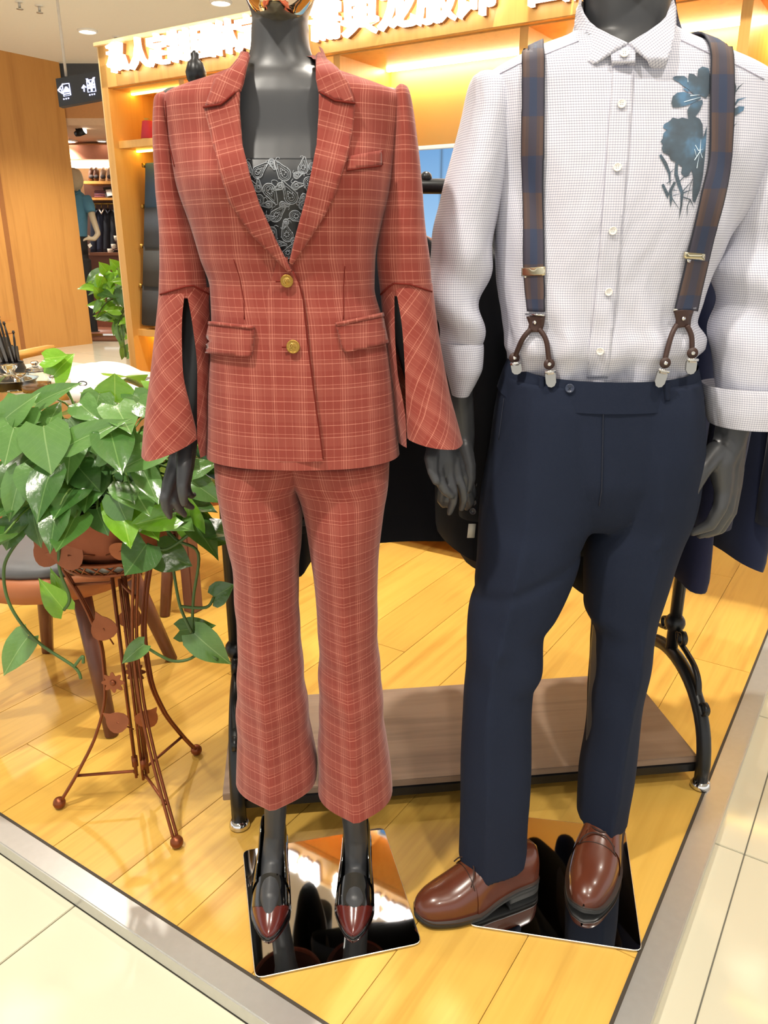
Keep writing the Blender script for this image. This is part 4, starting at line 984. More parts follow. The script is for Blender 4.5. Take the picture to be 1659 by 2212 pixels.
ears = [ball(P(1240, -215, YN+.01), .02, 10, (.4, .8, 1.4)), ball(P(1464, -215, YN+.01), .02, 10, (.4, .8, 1.4))]
a1 = chain(pts([(1060, 230, YN), (1000, 480, YN), (985, 650, YN-.01), (990, 860, YN+.01), (998, 940, YN+.02)]), [.034, .034, .032, .027, .024])
hm1 = [chain(pts([(998, 940, YN+.02), (996, 1000, YN+.02), (990+dx, 1030, YN+.0+dy)]), [.024, .022, .0125]) for dx, dy in ((-22, -.005), (-8, .015), (8, .03), (20, .035))]
hm1 += [chain(pts([(970, 1032, YN-.005), (956, 1060, YN-.012), (952, 1078, YN-.006), (958, 1090, YN+.005)]), [.0115, .010, .009, .007]), chain(pts([(983, 1036, YN+.015), (968, 1078, YN-.005), (975, 1092, YN+.006)]), [.0115, .010, .008]),
        chain(pts([(998, 1036, YN+.03), (1010, 1066, YN+.015), (1016, 1085, YN+.02), (1008, 1096, YN+.03)]), [.0115, .010, .009, .007]), chain(pts([(1010, 1030, YN+.035), (1018, 1056, YN+.028), (1022, 1072, YN+.034), (1016, 1084, YN+.042)]), [.0105, .009, .008, .007]),
        chain(pts([(1004, 965, YN+.0), (1014, 1005, YN-.01), (1016, 1035, YN-.015), (1012, 1058, YN-.016)]), [.015, .0125, .0105, .008])]
a2 = chain(pts([(1645, 230, YN), (1660, 480, YN), (1640, 650, YN-.01), (1592, 880, YN-.03), (1578, 945, YN-.035)]), [.034, .034, .034, .031, .0285])
hm2 = [chain(pts([(1578, 945, YN-.035), (1556, 1000, YN-.05), (1562, 1060, YN-.055)]), [.028, .024, .0155]), chain(pts([(1580, 950, YN-.03), (1572, 1005, YN-.038), (1574, 1064, YN-.04)]), [.027, .0225, .0155]),
       chain(pts([(1583, 955, YN-.02), (1584, 1010, YN-.024), (1582, 1062, YN-.025)]), [.024, .0185, .0145]), chain(pts([(1584, 955, YN-.01), (1588, 1010, YN-.01), (1586, 1055, YN-.01)]), [.022, .0165, .0135]),
       chain(pts([(1562, 1060, YN-.055), (1556, 1096, YN-.062), (1534, 1134, YN-.06), (1497, 1150, YN-.052)]), [.0155, .0128, .0115, .0075]), chain(pts([(1574, 1064, YN-.04), (1569, 1104, YN-.045), (1545, 1143, YN-.042), (1512, 1156, YN-.034)]), [.015, .0125, .011, .0075]),
       chain(pts([(1582, 1062, YN-.025), (1578, 1104, YN-.028), (1556, 1142, YN-.024), (1526, 1155, YN-.016)]), [.0145, .012, .0105, .0075]), chain(pts([(1586, 1055, YN-.01), (1582, 1094, YN-.01), (1566, 1126, YN-.005), (1545, 1140, YN+.002)]), [.013, .0105, .0095, .007]),
       chain(pts([(1548, 975, YN-.05), (1518, 1012, YN-.075), (1496, 1056, YN-.085), (1488, 1082, YN-.086), (1483, 1104, YN-.082)]), [.02, .0165, .0128, .0115, .0085])]
mleg = [chain(pts([(1180, 1050, YN), (1100, 1400, YN-.05), (1066, 1780, YN-.1), (1080, 1868, YN-.1)]), [.07, .05, .036, .036]), chain(pts([(1390, 1050, YN), (1330, 1400, YN+.0), (1298, 1720, YN+.0), (1296, 1790, YN-.0)]), [.07, .05, .038, .036])]
fuse('body', join(mt[:2], mhead[:2], *ears, a1, *hm1, a2, *hm2, *mleg), M_BLACKSKIN, .0034, 4, mm)
mk('thumbnail', lathe([(.0062, 0), (.0055, .0012), (.0, .0016)], P(1485, 1096, YN-.0945), 14, (-.35, -1, .1), 1, 1.3), mat('nail', '4a4c4f', .25), mm)
# ---- shirt
def shdisp(p, ph, py):
    d = fold(p, ph, py, .010, 9, 3.5, 11)
    if py > 560:
        t = min(1, (py-560)/180); d += t*.006*math.sin(p.x*95 + 2*math.sin(p.z*22)) + t*.004*noise.noise(Vector((p.x*30, p.z*24, 3)))
    s = PX(p)[0] if math.sin(ph) > 0 else 1350
    d += .007*math.exp(-((abs(s-1350)-215)/45)**2 - ((py-430)/140)**2)*math.sin(p.z*30+p.x*40)
    return d
def btilt(rows): return rows
SH = [(66, 1248, 1456, YN, .068, .07), (84, 1218, 1488, YN, .075, .078), (104, 1165, 1540, YN, .082, .086), (124, 1120, 1585, YN, .09, .094), (144, 1080, 1624, YN, .096, .1), (164, 1050, 1655, YN, .1, .104), (190, 1036, 1672, YN, .105, .108), (260, 1040, 1668, YN, .113, .112), (350, 1052, 1650, YN, .122, .112), (450, 1060, 1610, YN, .125, .108), (540, 1062, 1556, YN, .122, .105), (600, 1066, 1528, YN, .119, .103), (640, 1072, 1513, YN, .118, .103), (690, 1080, 1503, YN, .118, .105), (730, 1078, 1518, YN, .122, .11), (748, 1080, 1516, YN, .12, .11), (770, 1092, 1500, YN, .112, .105), (800, 1104, 1486, YN, .104, .1), (830, 1106, 1480, YN, .1, .1)]
sform = loft(SH, 84, 8, 2.35, disp=shdisp); SB = bvh(sform)
st = empty('dress_shirt', P(1300, 820, YN), 'white grid check dress shirt with floral print and rolled sleeves on the man mannequin', 'shirt')
NV = [(1240, -60), (1252, 30), (1268, 70), (1300, 96), (1356, 116), (1410, 96), (1440, 60), (1460, -60)]
def keepn(c):
    if c.y > YN - .01: return True
    x, y = PX(c); return not inpoly(x, y, NV)
mk('shirt_body', loft(SH, 130, 5, 2.35, capt=False, capb=False, disp=shdisp, keep=keepn), M_SHIRT, st)
def slv(s, a):
    def f(p, ph, py):
        d = fold(p, ph, py, .011, 11, 6, s)
        d += .010*math.sin(p.z*55 + math.cos(ph)*2.2 + s)*math.exp(-((py-a)/120)**2)
        return d
    return f
ML = [(158, 1040, 1062, YN, .02, .03), (166, 1028, 1084, YN, .045, .05), (190, 1016, 1104, YN, .065, .07), (250, 1000, 1116, YN, .078, .082), (330, 978, 1108, YN, .082, .082), (430, 953, 1086, YN, .08, .078), (520, 937, 1066, YN, .076, .074), (590, 929, 1052, YN-.002, .072, .07), (650, 931, 1044, YN-.004, .068, .066), (700, 942, 1041, YN-.004, .062, .06), (752, 955, 1035, YN-.004, .055, .055)]
MR = [(150, 1638, 1664, YN, .02, .03), (160, 1618, 1690, YN, .045, .05), (190, 1600, 1712, YN, .065, .07), (250, 1588, 1728, YN, .078, .082), (330, 1588, 1742, YN, .082, .082), (430, 1572, 1756, YN, .082, .08), (520, 1552, 1764, YN, .08, .078), (600, 1544, 1764, YN-.01, .076, .074), (700, 1541, 1752, YN-.02, .07, .07), (790, 1541, 1738, YN-.028, .066, .066), (850, 1548, 1726, YN-.03, .062, .062)]
s1 = mk('sleeve', loft(ML, 44, 8, 2.1, capb=False, disp=slv(2, 660)), M_SHIRT, st); s2 = mk('sleeve', loft(MR, 44, 8, 2.1, capb=False, disp=slv(6, 620)), M_SHIRT, st)
def cdisp(s):
    return lambda p, ph, py: fold(p, ph, py, .004, 14, 10, s)
c1 = loft([(740, 950, 1033, YN-.004, .05, .05), (737, 948, 1039, YN-.004, .056, .056), (746, 950, 1042, YN-.004, .058, .058), (790, 960, 1039, YN-.004, .056, .056), (822, 967, 1026, YN, .05, .05), (850, 973, 1012, YN+.002, .042, .042), (846, 977, 1008, YN+.002, .038, .038)][1:6], 44, 6, 2.3, capt=False, capb=False, disp=cdisp(4))
c1i = loft([(737, 952, 1036, YN-.004, .052, .052), (850, 976, 1009, YN+.002, .039, .039)], 40, 10, 2.3, capt=False, capb=False)
mk('rolled_cuff', jl(c1, c1i), M_SHIRT, s1)
c2 = loft([(830, 1519, 1757, YN-.03, .074, .074), (842, 1519, 1758, YN-.03, .076, .076), (880, 1526, 1748, YN-.032, .074, .074), (914, 1537, 1732, YN-.034, .068, .068)], 48, 6, 2.3, capt=False, capb=False, disp=cdisp(9))
c2i = loft([(830, 1523, 1753, YN-.03, .070, .070), (914, 1541, 1728, YN-.034, .064, .064)], 40, 10, 2.3, capt=False, capb=False)
mk('rolled_cuff', jl(c2, c2i), M_SHIRT, s2)
# collar on a flaring form
kf = bvh(loft([(-12, 1258, 1450, YN, .068, .07), (30, 1250, 1456, YN, .074, .074), (90, 1226, 1478, YN, .09, .082), (130, 1190, 1520, YN, .104, .09), (170, 1160, 1545, YN, .115, .1)], 60, 6, 2.2))
WL = [(1256, 8), (1263, 30), (1275, 48), (1292, 64), (1320, 80), (1356, 97), (1330, 112), (1292, 136), (1254, 157), (1246, 122), (1243, 90), (1246, 50), (1250, 20)]
WR = [(1450, 2), (1446, 14), (1437, 38), (1422, 54), (1396, 73), (1357, 97), (1374, 112), (1404, 137), (1432, 157), (1441, 132), (1449, 108), (1457, 64), (1456, 20)]
mk('collar_wing', patch(WL, kf, .004, .0035, 7, YN-.08, math.radians(35)), M_SHIRT, st); mk('collar_wing', patch(WR, kf, .004, .0035, 7, YN-.08, math.radians(-35)), M_SHIRT, st)
mk('collar_back', loft([(-16, 1256, 1452, YN, .07, .072), (40, 1246, 1460, YN, .078, .078), (80, 1235, 1472, YN, .088, .085)], 48, 6, 2.2, capt=False, capb=False, keep=lambda c: c.y > YN-.012), M_SHIRT, st)
mk('collar_band', patch([(1318, 108), (1352, 96), (1372, 104), (1372, 140), (1322, 146)], kf, .0016, .0015, 6, YN-.08), M_SHIRT, st)
PLC = [(1324, 146), (1369, 140), (1364, 230), (1354, 370), (1342, 500), (1332, 640), (1318, 760), (1312, 816), (1268, 816), (1272, 760), (1287, 640), (1298, 500), (1308, 370), (1318, 230)]
mk('placket', patch(PLC, SB, .0022, .0022, 8, YN-.1), M_SHIRT, st)
mk('placket_seam', join(seam([(1369, 140), (1364, 230), (1354, 370), (1342, 500), (1332, 640), (1318, 760)], SB, .0004, .0018), seam([(1340, 180), (1318, 230), (1308, 370), (1298, 500), (1287, 640), (1272, 760)][1:], SB, .0004, .0018)), mat('shirt_stitch', 'a9a6b6', .8), st)
for bx, by in ((1348, 119), (1341, 226), (1332, 362), (1322, 498), (1312, 630), (1298, 757)):
    c, nr = hit(kf if by < 150 else SB, bx, by, .004, YN-.1); r = .0062
    bt = mk('button', lathe([(r*.7, -.001), (r, 0), (r, .0016), (r*.86, .002), (r*.75, .0012), (.0005, .0012)], c, 20, nr), M_BTN, st)
    e1_ = nr.cross(Z).normalized(); e2_ = nr.cross(e1_)
    mk('buttonhole_thread', join(*[ball(c + nr*.0014 + e1_*.0014*i + e2_*.0014*j, .0006, 6) for i in (-1, 1) for j in (-1, 1)]), mat('button_hole', '9a948c', .7), bt)
mk('shoulder_seam', join(seam([(1056, 190), (1062, 210), (1080, 300), (1084, 380), (1078, 450)], SB, .0008, .0015), seam([(1250, 90), (1180, 118), (1120, 140), (1065, 168)], SB, .0007, .0012), seam([(1470, 88), (1540, 120), (1600, 146), (1650, 172)], SB, .0007, .0012)), mat('shirt_stitch', 'a9a6b6', .8), st)
# floral print
def prm():
    b = NB('floral_ink'); tc = b.n('ShaderNodeTexCoord').outputs['Object']; n1 = b.noise(tc, 26.0, 3.0)
    b.set(Base_Color=b.ramp(n1, [(.35, lin('3d464f')), (.55, lin('475765')), (.72, lin('53799a'))]), Roughness=.7); return b.m
M_PRINT = prm()
def c4(l): return [(1380 + x/5.821, 120 + y/5.821) for x, y in l]
polys = [[(420,280),(470,260),(560,260),(605,290),(610,360),(630,400),(640,440),(560,390),(500,340),(440,310)],
 [(625,230),(690,240),(730,280),(740,180),(790,145),(870,165),(900,300),(880,480),(840,540),(760,500),(680,490),(620,430),(610,330)],
 [(540,415),(600,420),(640,460),(600,460)],
 [(405,600),(420,520),(480,470),(560,460),(650,490),(780,520),(770,550),(700,590),(600,630),(500,655),(420,655)],
 [(605,690),(640,630),(700,590),(790,560),(800,600),(760,700),(720,750),(690,780),(615,795)],
 [(610,800),(540,785),(490,800),(420,785),(385,825),(310,870),(300,910),(350,940),(305,980),(295,1050),(268,1085),(300,1120),(285,1170),(300,1220),(380,1260),(390,1310),(470,1350),(540,1400),(525,1480),(560,1520),(620,1510),(660,1440),(680,1560),(670,1700),(670,1830),(700,1850),(760,1700),(800,1500),(830,1200),(850,880),(800,1040),(795,870),(760,800),(700,770)],
 [(1050,1200),(1080,1220),(1050,1290),(1045,1400),(1035,1550),(1060,1600),(1020,1750),(960,1815),(900,1810),(860,1500),(920,1250)],
 [(1140,760),(1180,680),(1250,640),(1320,645),(1310,690),(1220,750),(1150,785)]]
def stroke(l, w0, w1=2):
    n = len(l); a, b = [], []
    for i, (x, y) in enumerate(l):
        x0, y0 = l[max(0, i-1)]; x1, y1 = l[min(n-1, i+1)]; dx, dy = x1-x0, y1-y0; L = math.hypot(dx, dy) or 1; t = i/(n-1); wd = (w0*math.sin(math.pi*min(1, .25+t*.75)) + w1)/2
        a.append((x - dy/L*wd, y + dx/L*wd)); b.append((x + dy/L*wd, y - dx/L*wd))
    return a + b[::-1]
for l, w0 in [([(265,1250),(330,1360),(380,1480),(390,1640)],44),([(470,1350),(465,1500),(500,1620),(540,1730),(530,1880),(500,2060)],46),([(295,1620),(350,1740),(360,1800)],44),([(450,1590),(400,1690),(350,1790)],40),([(400,1680),(400,1800),(395,1910)],34),
  ([(380,1480),(450,1420)],14),([(345,1610),(445,1545)],14),([(430,1690),(490,1700)],14),([(410,1790),(510,1940)],16),([(430,1760),(520,1740)],14),([(545,1710),(660,1580)],16),([(550,1730),(690,1675)],22),([(550,1780),(640,1810),(690,1920)],16),([(510,1580),(560,1530),(660,1500)],12),([(670,1550),(590,1830)],12),([(640,1810),(605,1900),(600,2020)],10),
  ([(1180,280),(1210,400),(1190,640)],16),([(1210,460),(1250,400),(1310,350)],12),([(1190,640),(1240,560),(1350,530)],26),([(1150,800),(1120,890)],14),([(1090,1020),(1140,950),(1230,840)],14),([(1110,990),(1180,975)],12),([(1120,960),(1140,1050),(1130,1120)],14)]:
    polys.append(stroke(l, w0))
pv = [patch(c4(p), SB, .0014, 0, 6, YN-.1) for p in polys]
mk('floral_print', jl(*pv)[:2], M_PRINT, st, label='inky blue grey flower print on the chest', kind='stuff')
hl = [stroke([(560,590),(660,560),(770,530)],10),stroke([(640,510),(760,500)],18),stroke([(690,1320),(760,1210),(770,1060)],12),stroke([(700,1130),(740,1200),(800,1180)],10),stroke([(720,1420),(750,1250)],10),stroke([(610,340),(610,300)],14),stroke([(690,1180),(720,1290)],9),stroke([(790,1290),(750,1180)],9)]
mk('print_highlights', jl(*[patch(c4(p), SB, .002, 0, 5, YN-.1) for p in hl])[:2], mat('print_pale', 'c9dcea', .7), st, kind='stuff')
# ---- trousers
M_TR = M_NAVY
tm = empty('trousers', P(1200, 1800, YN-.05), 'navy wool trousers with front creases on the man mannequin', 'trousers')
def front_drop(k):
    def f(p, ph, py):
        y = YN - p.y
        q = p.copy(); q.z -= k*max(0, y); 
        return q
    return f
wb_ = loft([(776, 1099, 1498, YN, .1235, .112), (800, 1088, 1503, YN, .1255, .114), (838, 1075, 1511, YN, .1275, .118)], 64, 6, 2.3, capt=False, capb=False, disp=front_drop(.16))
mk('waistband', wb_, M_TR, tm); WB = bvh(wb_)
hipm = loft([(796, 1090, 1501, YN, .1225, .112), (830, 1080, 1506, YN, .125, .115), (860, 1074, 1508, YN, .125, .118), (920, 1066, 1510, YN, .126, .122), (1000, 1058, 1504, YN, .124, .122), (1060, 1060, 1490, YN, .112, .115), (1100, 1090, 1460, YN, .095, .1), (1125, 1150, 1400, YN, .07, .08)], 64, 8, 2.3, disp=lambda p, ph, py: p - Z*(.16*max(0, YN-p.y))*max(0, min(1, 1-(py-838)/200)) + Vector((0, -.003*math.sin(p.x*60+p.z*20)*math.exp(-((py-1000)/120)**2), 0)))
def ldisp(s):
    def f(p, ph, py): return fold(p, ph, py, .006, 9, 6, s) + .0015*math.sin(p.z*38 + p.x*30)*math.exp(-((py-1420)/140)**2) - .004*math.exp(-((py - (1230 - (p.x-P(1120, 1200, YN).x)*500))/14)**2)*(1 if s == 3 else 0)
    return f
mc1 = [(900, 1150, .004, .012), (1080, 1143, .008, .014), (1207, 1115, .016, .022), (1270, 1099, .018, .024), (1364, 1077, .02, .024), (1400, 1062, .021, .024), (1540, 1054, .021, .024), (1870, 1053, .021, .024)]
mc2 = [(900, 1432, .004, .012), (1100, 1428, .008, .014), (1270, 1400, .018, .02), (1418, 1380, .02, .02), (1577, 1350, .02, .022), (1775, 1318, .02, .022)]
L1 = [(812, 1086, 1310, YN, .112, .11), (880, 1073, 1312, YN, .124, .115), (960, 1060, 1312, YN, .128, .118), (1050, 1041, 1306, YN-.004, .122, .118), (1110, 1034, 1286, YN-.01, .114, .112), (1150, 1031, 1258, YN-.016, .11, .106), (1200, 1028, 1246, YN-.024, .102, .1), (1240, 1024, 1234, YN-.03, .097, .096), (1320, 1013, 1199, YN-.042, .088, .088), (1360, 1011, 1173, YN-.05, .083, .084), (1440, 1006, 1165, YN-.06, .078, .078), (1480, 1004, 1148, YN-.066, .074, .075), (1560, 1001, 1148, YN-.076, .07, .072), (1700, 996, 1143, YN-.094, .064, .068), (1800, 991, 1139, YN-.106, .062, .068), (1852, 990, 1137, YN-.112, .062, .068)]
L2 = [(812, 1290, 1504, YN, .112, .11), (880, 1288, 1509, YN, .124, .115), (960, 1288, 1510, YN, .128, .118), (1050, 1288, 1500, YN, .120, .116), (1110, 1284, 1488, YN, .11, .11), (1160, 1272, 1468, YN, .104, .104), (1240, 1267, 1440, YN, .095, .096), (1310, 1266, 1419, YN, .088, .09), (1355, 1282, 1410, YN, .083, .086), (1400, 1278, 1402, YN, .08, .082), (1490, 1274, 1386, YN, .074, .076), (1600, 1264, 1371, YN, .068, .072), (1680, 1251, 1362, YN, .064, .07), (1752, 1246, 1352, YN, .062, .07), (1762, 1246, 1351, YN, .062, .07)]
k1 = loft(L1, 52, 8, 2.15, disp=ldisp(3), crease=mc1); k2 = loft(L2, 52, 8, 2.15, disp=ldisp(7), crease=mc2)
tf = fuse('trouser_legs', join(hipm[:2], k1[:2], k2[:2]), M_TR, .0042, 3, tm)
LGB = BVHTree.FromPolygons([tuple(v.co + org(tm)) for v in tf.data.vertices], [tuple(p.vertices) for p in tf.data.polygons])
M_NSEAM = mat('navy_seam', '1a2030', .9)
mk('fly_seam', seam([(1303, 875), (1301, 980), (1299, 1060), (1294, 1092)], LGB, .0011, .0012, YN-.1), M_NSEAM, tm)
mk('pocket_seam', seam([(1090, 860), (1078, 950)], LGB, .001, .001, YN-.1), M_NSEAM, tm)
for px in (1172, 1438): mk('belt_loop', patch([(px-5, 806), (px+5, 806), (px+5, 864), (px-5, 864)], WB, .006, .005, 6, YN-.1), M_TR, tm)
c, nr = hit(WB, 1231, 839, .002, YN-.1)
bt = mk('button', lathe([(.006, -.001), (.0075, 0), (.0075, .0018), (.0062, .0024), (.0054, .0014), (.0005, .0014)], c, 20, nr), mat('navy_button', '2a3348', .35), tm)
mk('button_thread', join(tube([c + nr*.002 + Vector((-.002, 0, -.002)), c + nr*.002 + Vector((.002, 0, .002))], .0005, 5), tube([c + nr*.002 + Vector((.002, 0, -.002)), c + nr*.002 + Vector((-.002, 0, .002))], .0005, 5)), M_NSEAM, bt)
# ---- braces
br = empty('suspenders', P(1300, 700, YN-.12), 'navy and brown check clip suspenders worn over the white shirt', 'suspenders')
def strap(rows, lab):
    y0, y1 = rows[0][0], rows[-1][0]; Vs, Fs, UV = [], [], []; n = 6; m = 70; L = 0; prev = None; rowsP = []
    A = []
    for j in range(m+1):
        py = y0 + (y1-y0)*j/m; r = hermite(rows, py); A.append([hit(SB, r[1] + (r[2]-r[1])*i/n, py, .0045, YN-.1) for i in range(n+1)])
    # over the shoulder and down the back
    top = [a[0] for a in A[0]]; mid_ = sum(top, Vector())/len(top); dx = top[-1]-top[0]
    pre = []
    for k in range(1, 26):
        yy = mid_.y + k*.012; row = []
        for i in range(n+1):
            x0 = top[i].x + (1350 and (P(1350, 300, YN).x - top[i].x)*.012*k)
            h = SB.ray_cast(Vector((x0, yy, 2.2)), Vector((0, 0, -1)))
            if h[0] is None or yy > YN + .085:
                hz = 1.44 - (k-14)*.03; h = SB.ray_cast(Vector((x0, 2.2, hz)), Vector((0, -1, 0)))
                if h[0] is None: break
                row.append((h[0] + Vector((0, .005, 0)), Vector((0, 1, 0))))
            else: row.append((h[0] + Z*.005, Z))
        if len(row) == n+1: pre.append(row)
    A = pre[::-1] + A; m = len(A)-1
    for j, row in enumerate(A):
        c = sum((q[0] for q in row), Vector())/(n+1)
        if prev is not None: L += (c-prev).length
        prev = c; Vs += [q[0] for q in row]; rowsP.append(L)
    for j in range(m):
        for i in range(n):
            Fs.append((j*(n+1)+i, j*(n+1)+i+1, (j+1)*(n+1)+i+1, (j+1)*(n+1)+i)); UV.append(((i/n, rowsP[j]), ((i+1)/n, rowsP[j]), ((i+1)/n, rowsP[j+1]), (i/n, rowsP[j+1])))
    o = mk('strap', (Vs, Fs, UV), M_STRAP, br); md = o.modifiers.new('thick', 'SOLIDIFY'); md.thickness = .0022; md.offset = -1
    return o
strap([(106, 1133, 1176), (130, 1130, 1178), (300, 1130, 1177), (450, 1132, 1178), (580, 1135, 1179), (672, 1142, 1181)], 'l')
strap([(101, 1527, 1574), (130, 1531, 1580), (200, 1530, 1582), (330, 1527, 1577), (430, 1508, 1558), (550, 1480, 1528), (672, 1453, 1499)], 'r')
for q in ([(1133, 577), (1180, 576), (1180, 594), (1133, 595)], [(1476, 543), (1515, 546), (1514, 560), (1473, 556)]):
    b_ = mk('adjuster', patch(q, SB, .0085, .006, 6, YN-.1), mat('nickel', 'cfc6a8', .2, 1.0), br)
    x0, y0 = q[0]; mk('adjuster_tooth', patch([(x0+2, y0+15), (x0+10, y0+15), (x0+8, y0+22), (x0+3, y0+22)], SB, .0075, .003, 5, YN-.1), M_CHROME, b_)
def h3(x, y, o): return hit(SB, x, y, o, YN-.1)[0]
for (tab, riv, cords, clips, ringx) in (
    ([(1141, 683), (1160, 680), (1181, 681), (1178, 700), (1172, 718), (1143, 719), (1147, 700)], (1159, 695), [[(1150, 712), (1134, 735), (1122, 768)], [(1168, 710), (1182, 735), (1190, 775)]], [(1122, 768, 1117, 808), (1190, 778, 1190, 836)], (1140, 1182, 678)),
    ([(1452, 669), (1470, 667), (1489, 672), (1484, 688), (1483, 707), (1456, 710), (1458, 690)], (1470, 687), [[(1458, 700), (1440, 730), (1425, 778)], [(1478, 702), (1487, 730), (1488, 758)]], [(1425, 778, 1420, 836), (1488, 758, 1489, 808)], (1450, 1492, 666))):
    tb_ = mk('leather_tab', patch(tab, SB, .008, .004, 6, YN-.1), M_DKLEATHER, br); c, nr = hit(SB, riv[0], riv[1], .0085, YN-.1); mk('rivet', lathe([(.0036, 0), (.003, .0014), (.0005, .002)], c, 14, nr), M_CHROME, tb_)
    mk('wire_ring', tube([h3(ringx[0], ringx[2], .008), h3(ringx[1], ringx[2], .008)], .0016, 6), M_CHROME, br)
    for cd_ in cords: mk('leather_loop', tube(spline([h3(x, y, .009) for x, y in cd_], 6), .0042, 8), M_DKLEATHER, br)
    for (xa, ya, xb, yb) in clips:
        a = h3(xa, ya, .010); fy = min(hit(WB, xb, yb, 0, YN-.12)[0].y, a.y) - .004; b = P(xb, yb, fy); d = (b-a); sdv = d.cross(Vector((0, -1, 0))).normalized(); nn = Vector((0, -1, 0))
        e_ = mk('leather_end', lathe([(.0085, 0), (.009, .002), (.0085, .004)], a, 16, nn, 1, 1), M_DKLEATHER, br); mk('rivet', lathe([(.0036, .004), (.003, .0056), (.0005, .006)], a, 14, nn), M_CHROME, e_)
        def pt(s, x): return a + d*s + sdv*x
        M_CLIP = mat('clip_nickel', '9d9a92', .22, 1.0)
        cp = mk('clip', prism([pt(.25, -.0065), pt(.25, .0065), pt(.45, .0085), pt(.8, .0082), pt(.95, .005), pt(1.0, 0), pt(.95, -.005), pt(.8, -.0082), pt(.45, -.0085)], nn*.005), M_CLIP, br, sharp=40)
        mk('clip_hinge', tube([pt(.3, -.009) + nn*.006, pt(.3, .009) + nn*.006], .0025, 8), M_CHROME, cp); mk('clip_lever', prism([pt(.3, -.005) + nn*.005, pt(.3, .005) + nn*.005, pt(.42, .005) + nn*.009, pt(.42, -.005) + nn*.009], nn*.001), M_CHROME, cp, smooth=False)
# ---- derby shoes
DW = [(0, .002), (.02, .016), (.06, .027), (.14, .037), (.28, .046), (.42, .048), (.58, .041), (.75, .036), (.9, .034), (.97, .026), (1, .006)]
DZb = [(0, .024), (.1, .018), (.4, .018), (.65, .03), (.8, .034), (1, .034)]
DZt = [(0, .034), (.04, .048), (.12, .060), (.25, .068), (.38, .084), (.5, .104), (.6, .118), (.72, .116), (.85, .108), (.95, .104), (1, .09)]
def derby(toe, heel, lab):
    t = empty('derby_shoe', toe.lerp(heel, .5), lab, 'shoe', 'derby shoes of the man mannequin')
    mk('vamp', shoe_shell(toe, heel, DW, DZb, DZt, 0, .56, pw=.62), M_LEATHER, t)
    q = mk('quarters', shoe_shell(toe, heel, DW, DZb, DZt, .40, 1, pw=.55, infl=1.035, redcut=lambda s, sn: s > .42 + .16*max(0, sn-.75)*4*(1 if sn < .97 else 1.3)), M_LEATHER, t)
    mk('welt', sole_slab(toe, heel, DW, [(s, z+.001) for s, z in DZb], .004, 0, 1, 1.12), mat('dark_welt', '2a1a12', .5), t)
    mk('sole', sole_slab(toe, heel, DW, [(s, z-.003) for s, z in DZb], .010, 0, 1, 1.09), M_RUBBER, t)
    mk('heel', sole_slab(toe, heel, DW, DZb, .02, .70, 1, 1.08, 14, flatb=.0068), M_RUBBER, t)
    ax = heel-toe; a = ax.normalized(); sd = Vector((a.y, -a.x, 0))
    for k, s in enumerate((.47, .52, .57)):
        zt_ = interp(DZt, s); wd = interp(DW, s)
        pl = [toe + ax*(s + .012*x*x*9) + sd*(wd*1.04*math.cos(ph)) + Z*(interp(DZb, s) + (zt_-interp(DZb, s))*max(0, math.sin(ph))**.55 + .003) for x, ph in [((i-4)/4, math.pi*(.28 + .44*i/8)) for i in range(9)]]
        mk('lace', tube(pl, .0018, 6), mat('brown_lace', '2f1a12', .7), t)
    s = .45; b0 = toe + ax*s + Z*(interp(DZt, s)+.003)
    for sg2 in (-1, 1): mk('lace_end', tube(spline([b0, b0 + sd*sg2*.015 + Z*.002 - a*.004, b0 + sd*sg2*.03 - Z*.008 - a*.012, b0 + sd*sg2*.036 - Z*.02 - a*.02], 5), .0015, 6), mat('brown_lace', '2f1a12', .7), t)
    pl = [toe + ax*.40 + sd*(interp(DW, .40)*1.01*math.cos(ph)) + Z*(interp(DZb, .40) + (interp(DZt, .40)-interp(DZb, .40))*max(0, math.sin(ph))**.6 + .001) for ph in [math.pi*(.2+.6*i/12) for i in range(13)]]
    mk('vamp_seam', tube(pl, .0008, 5), mat('dark_welt', '2a1a12', .5), t)
toeL = F(892, 1996); toeL = F(896, 1990); heelL = F(1153, 1902); 
derby(toeL, heelL, 'brown leather derby shoe turned sideways, toe off the mirrored base')
toeR = F(1258, 1982); heelR = P(1315, 1790, YN+.075); heelR.z = 0; heelR = toeR + (heelR-toeR).normalized()*.285
derby(toeR, heelR, 'brown leather derby shoe pointing forward on the mirrored base')
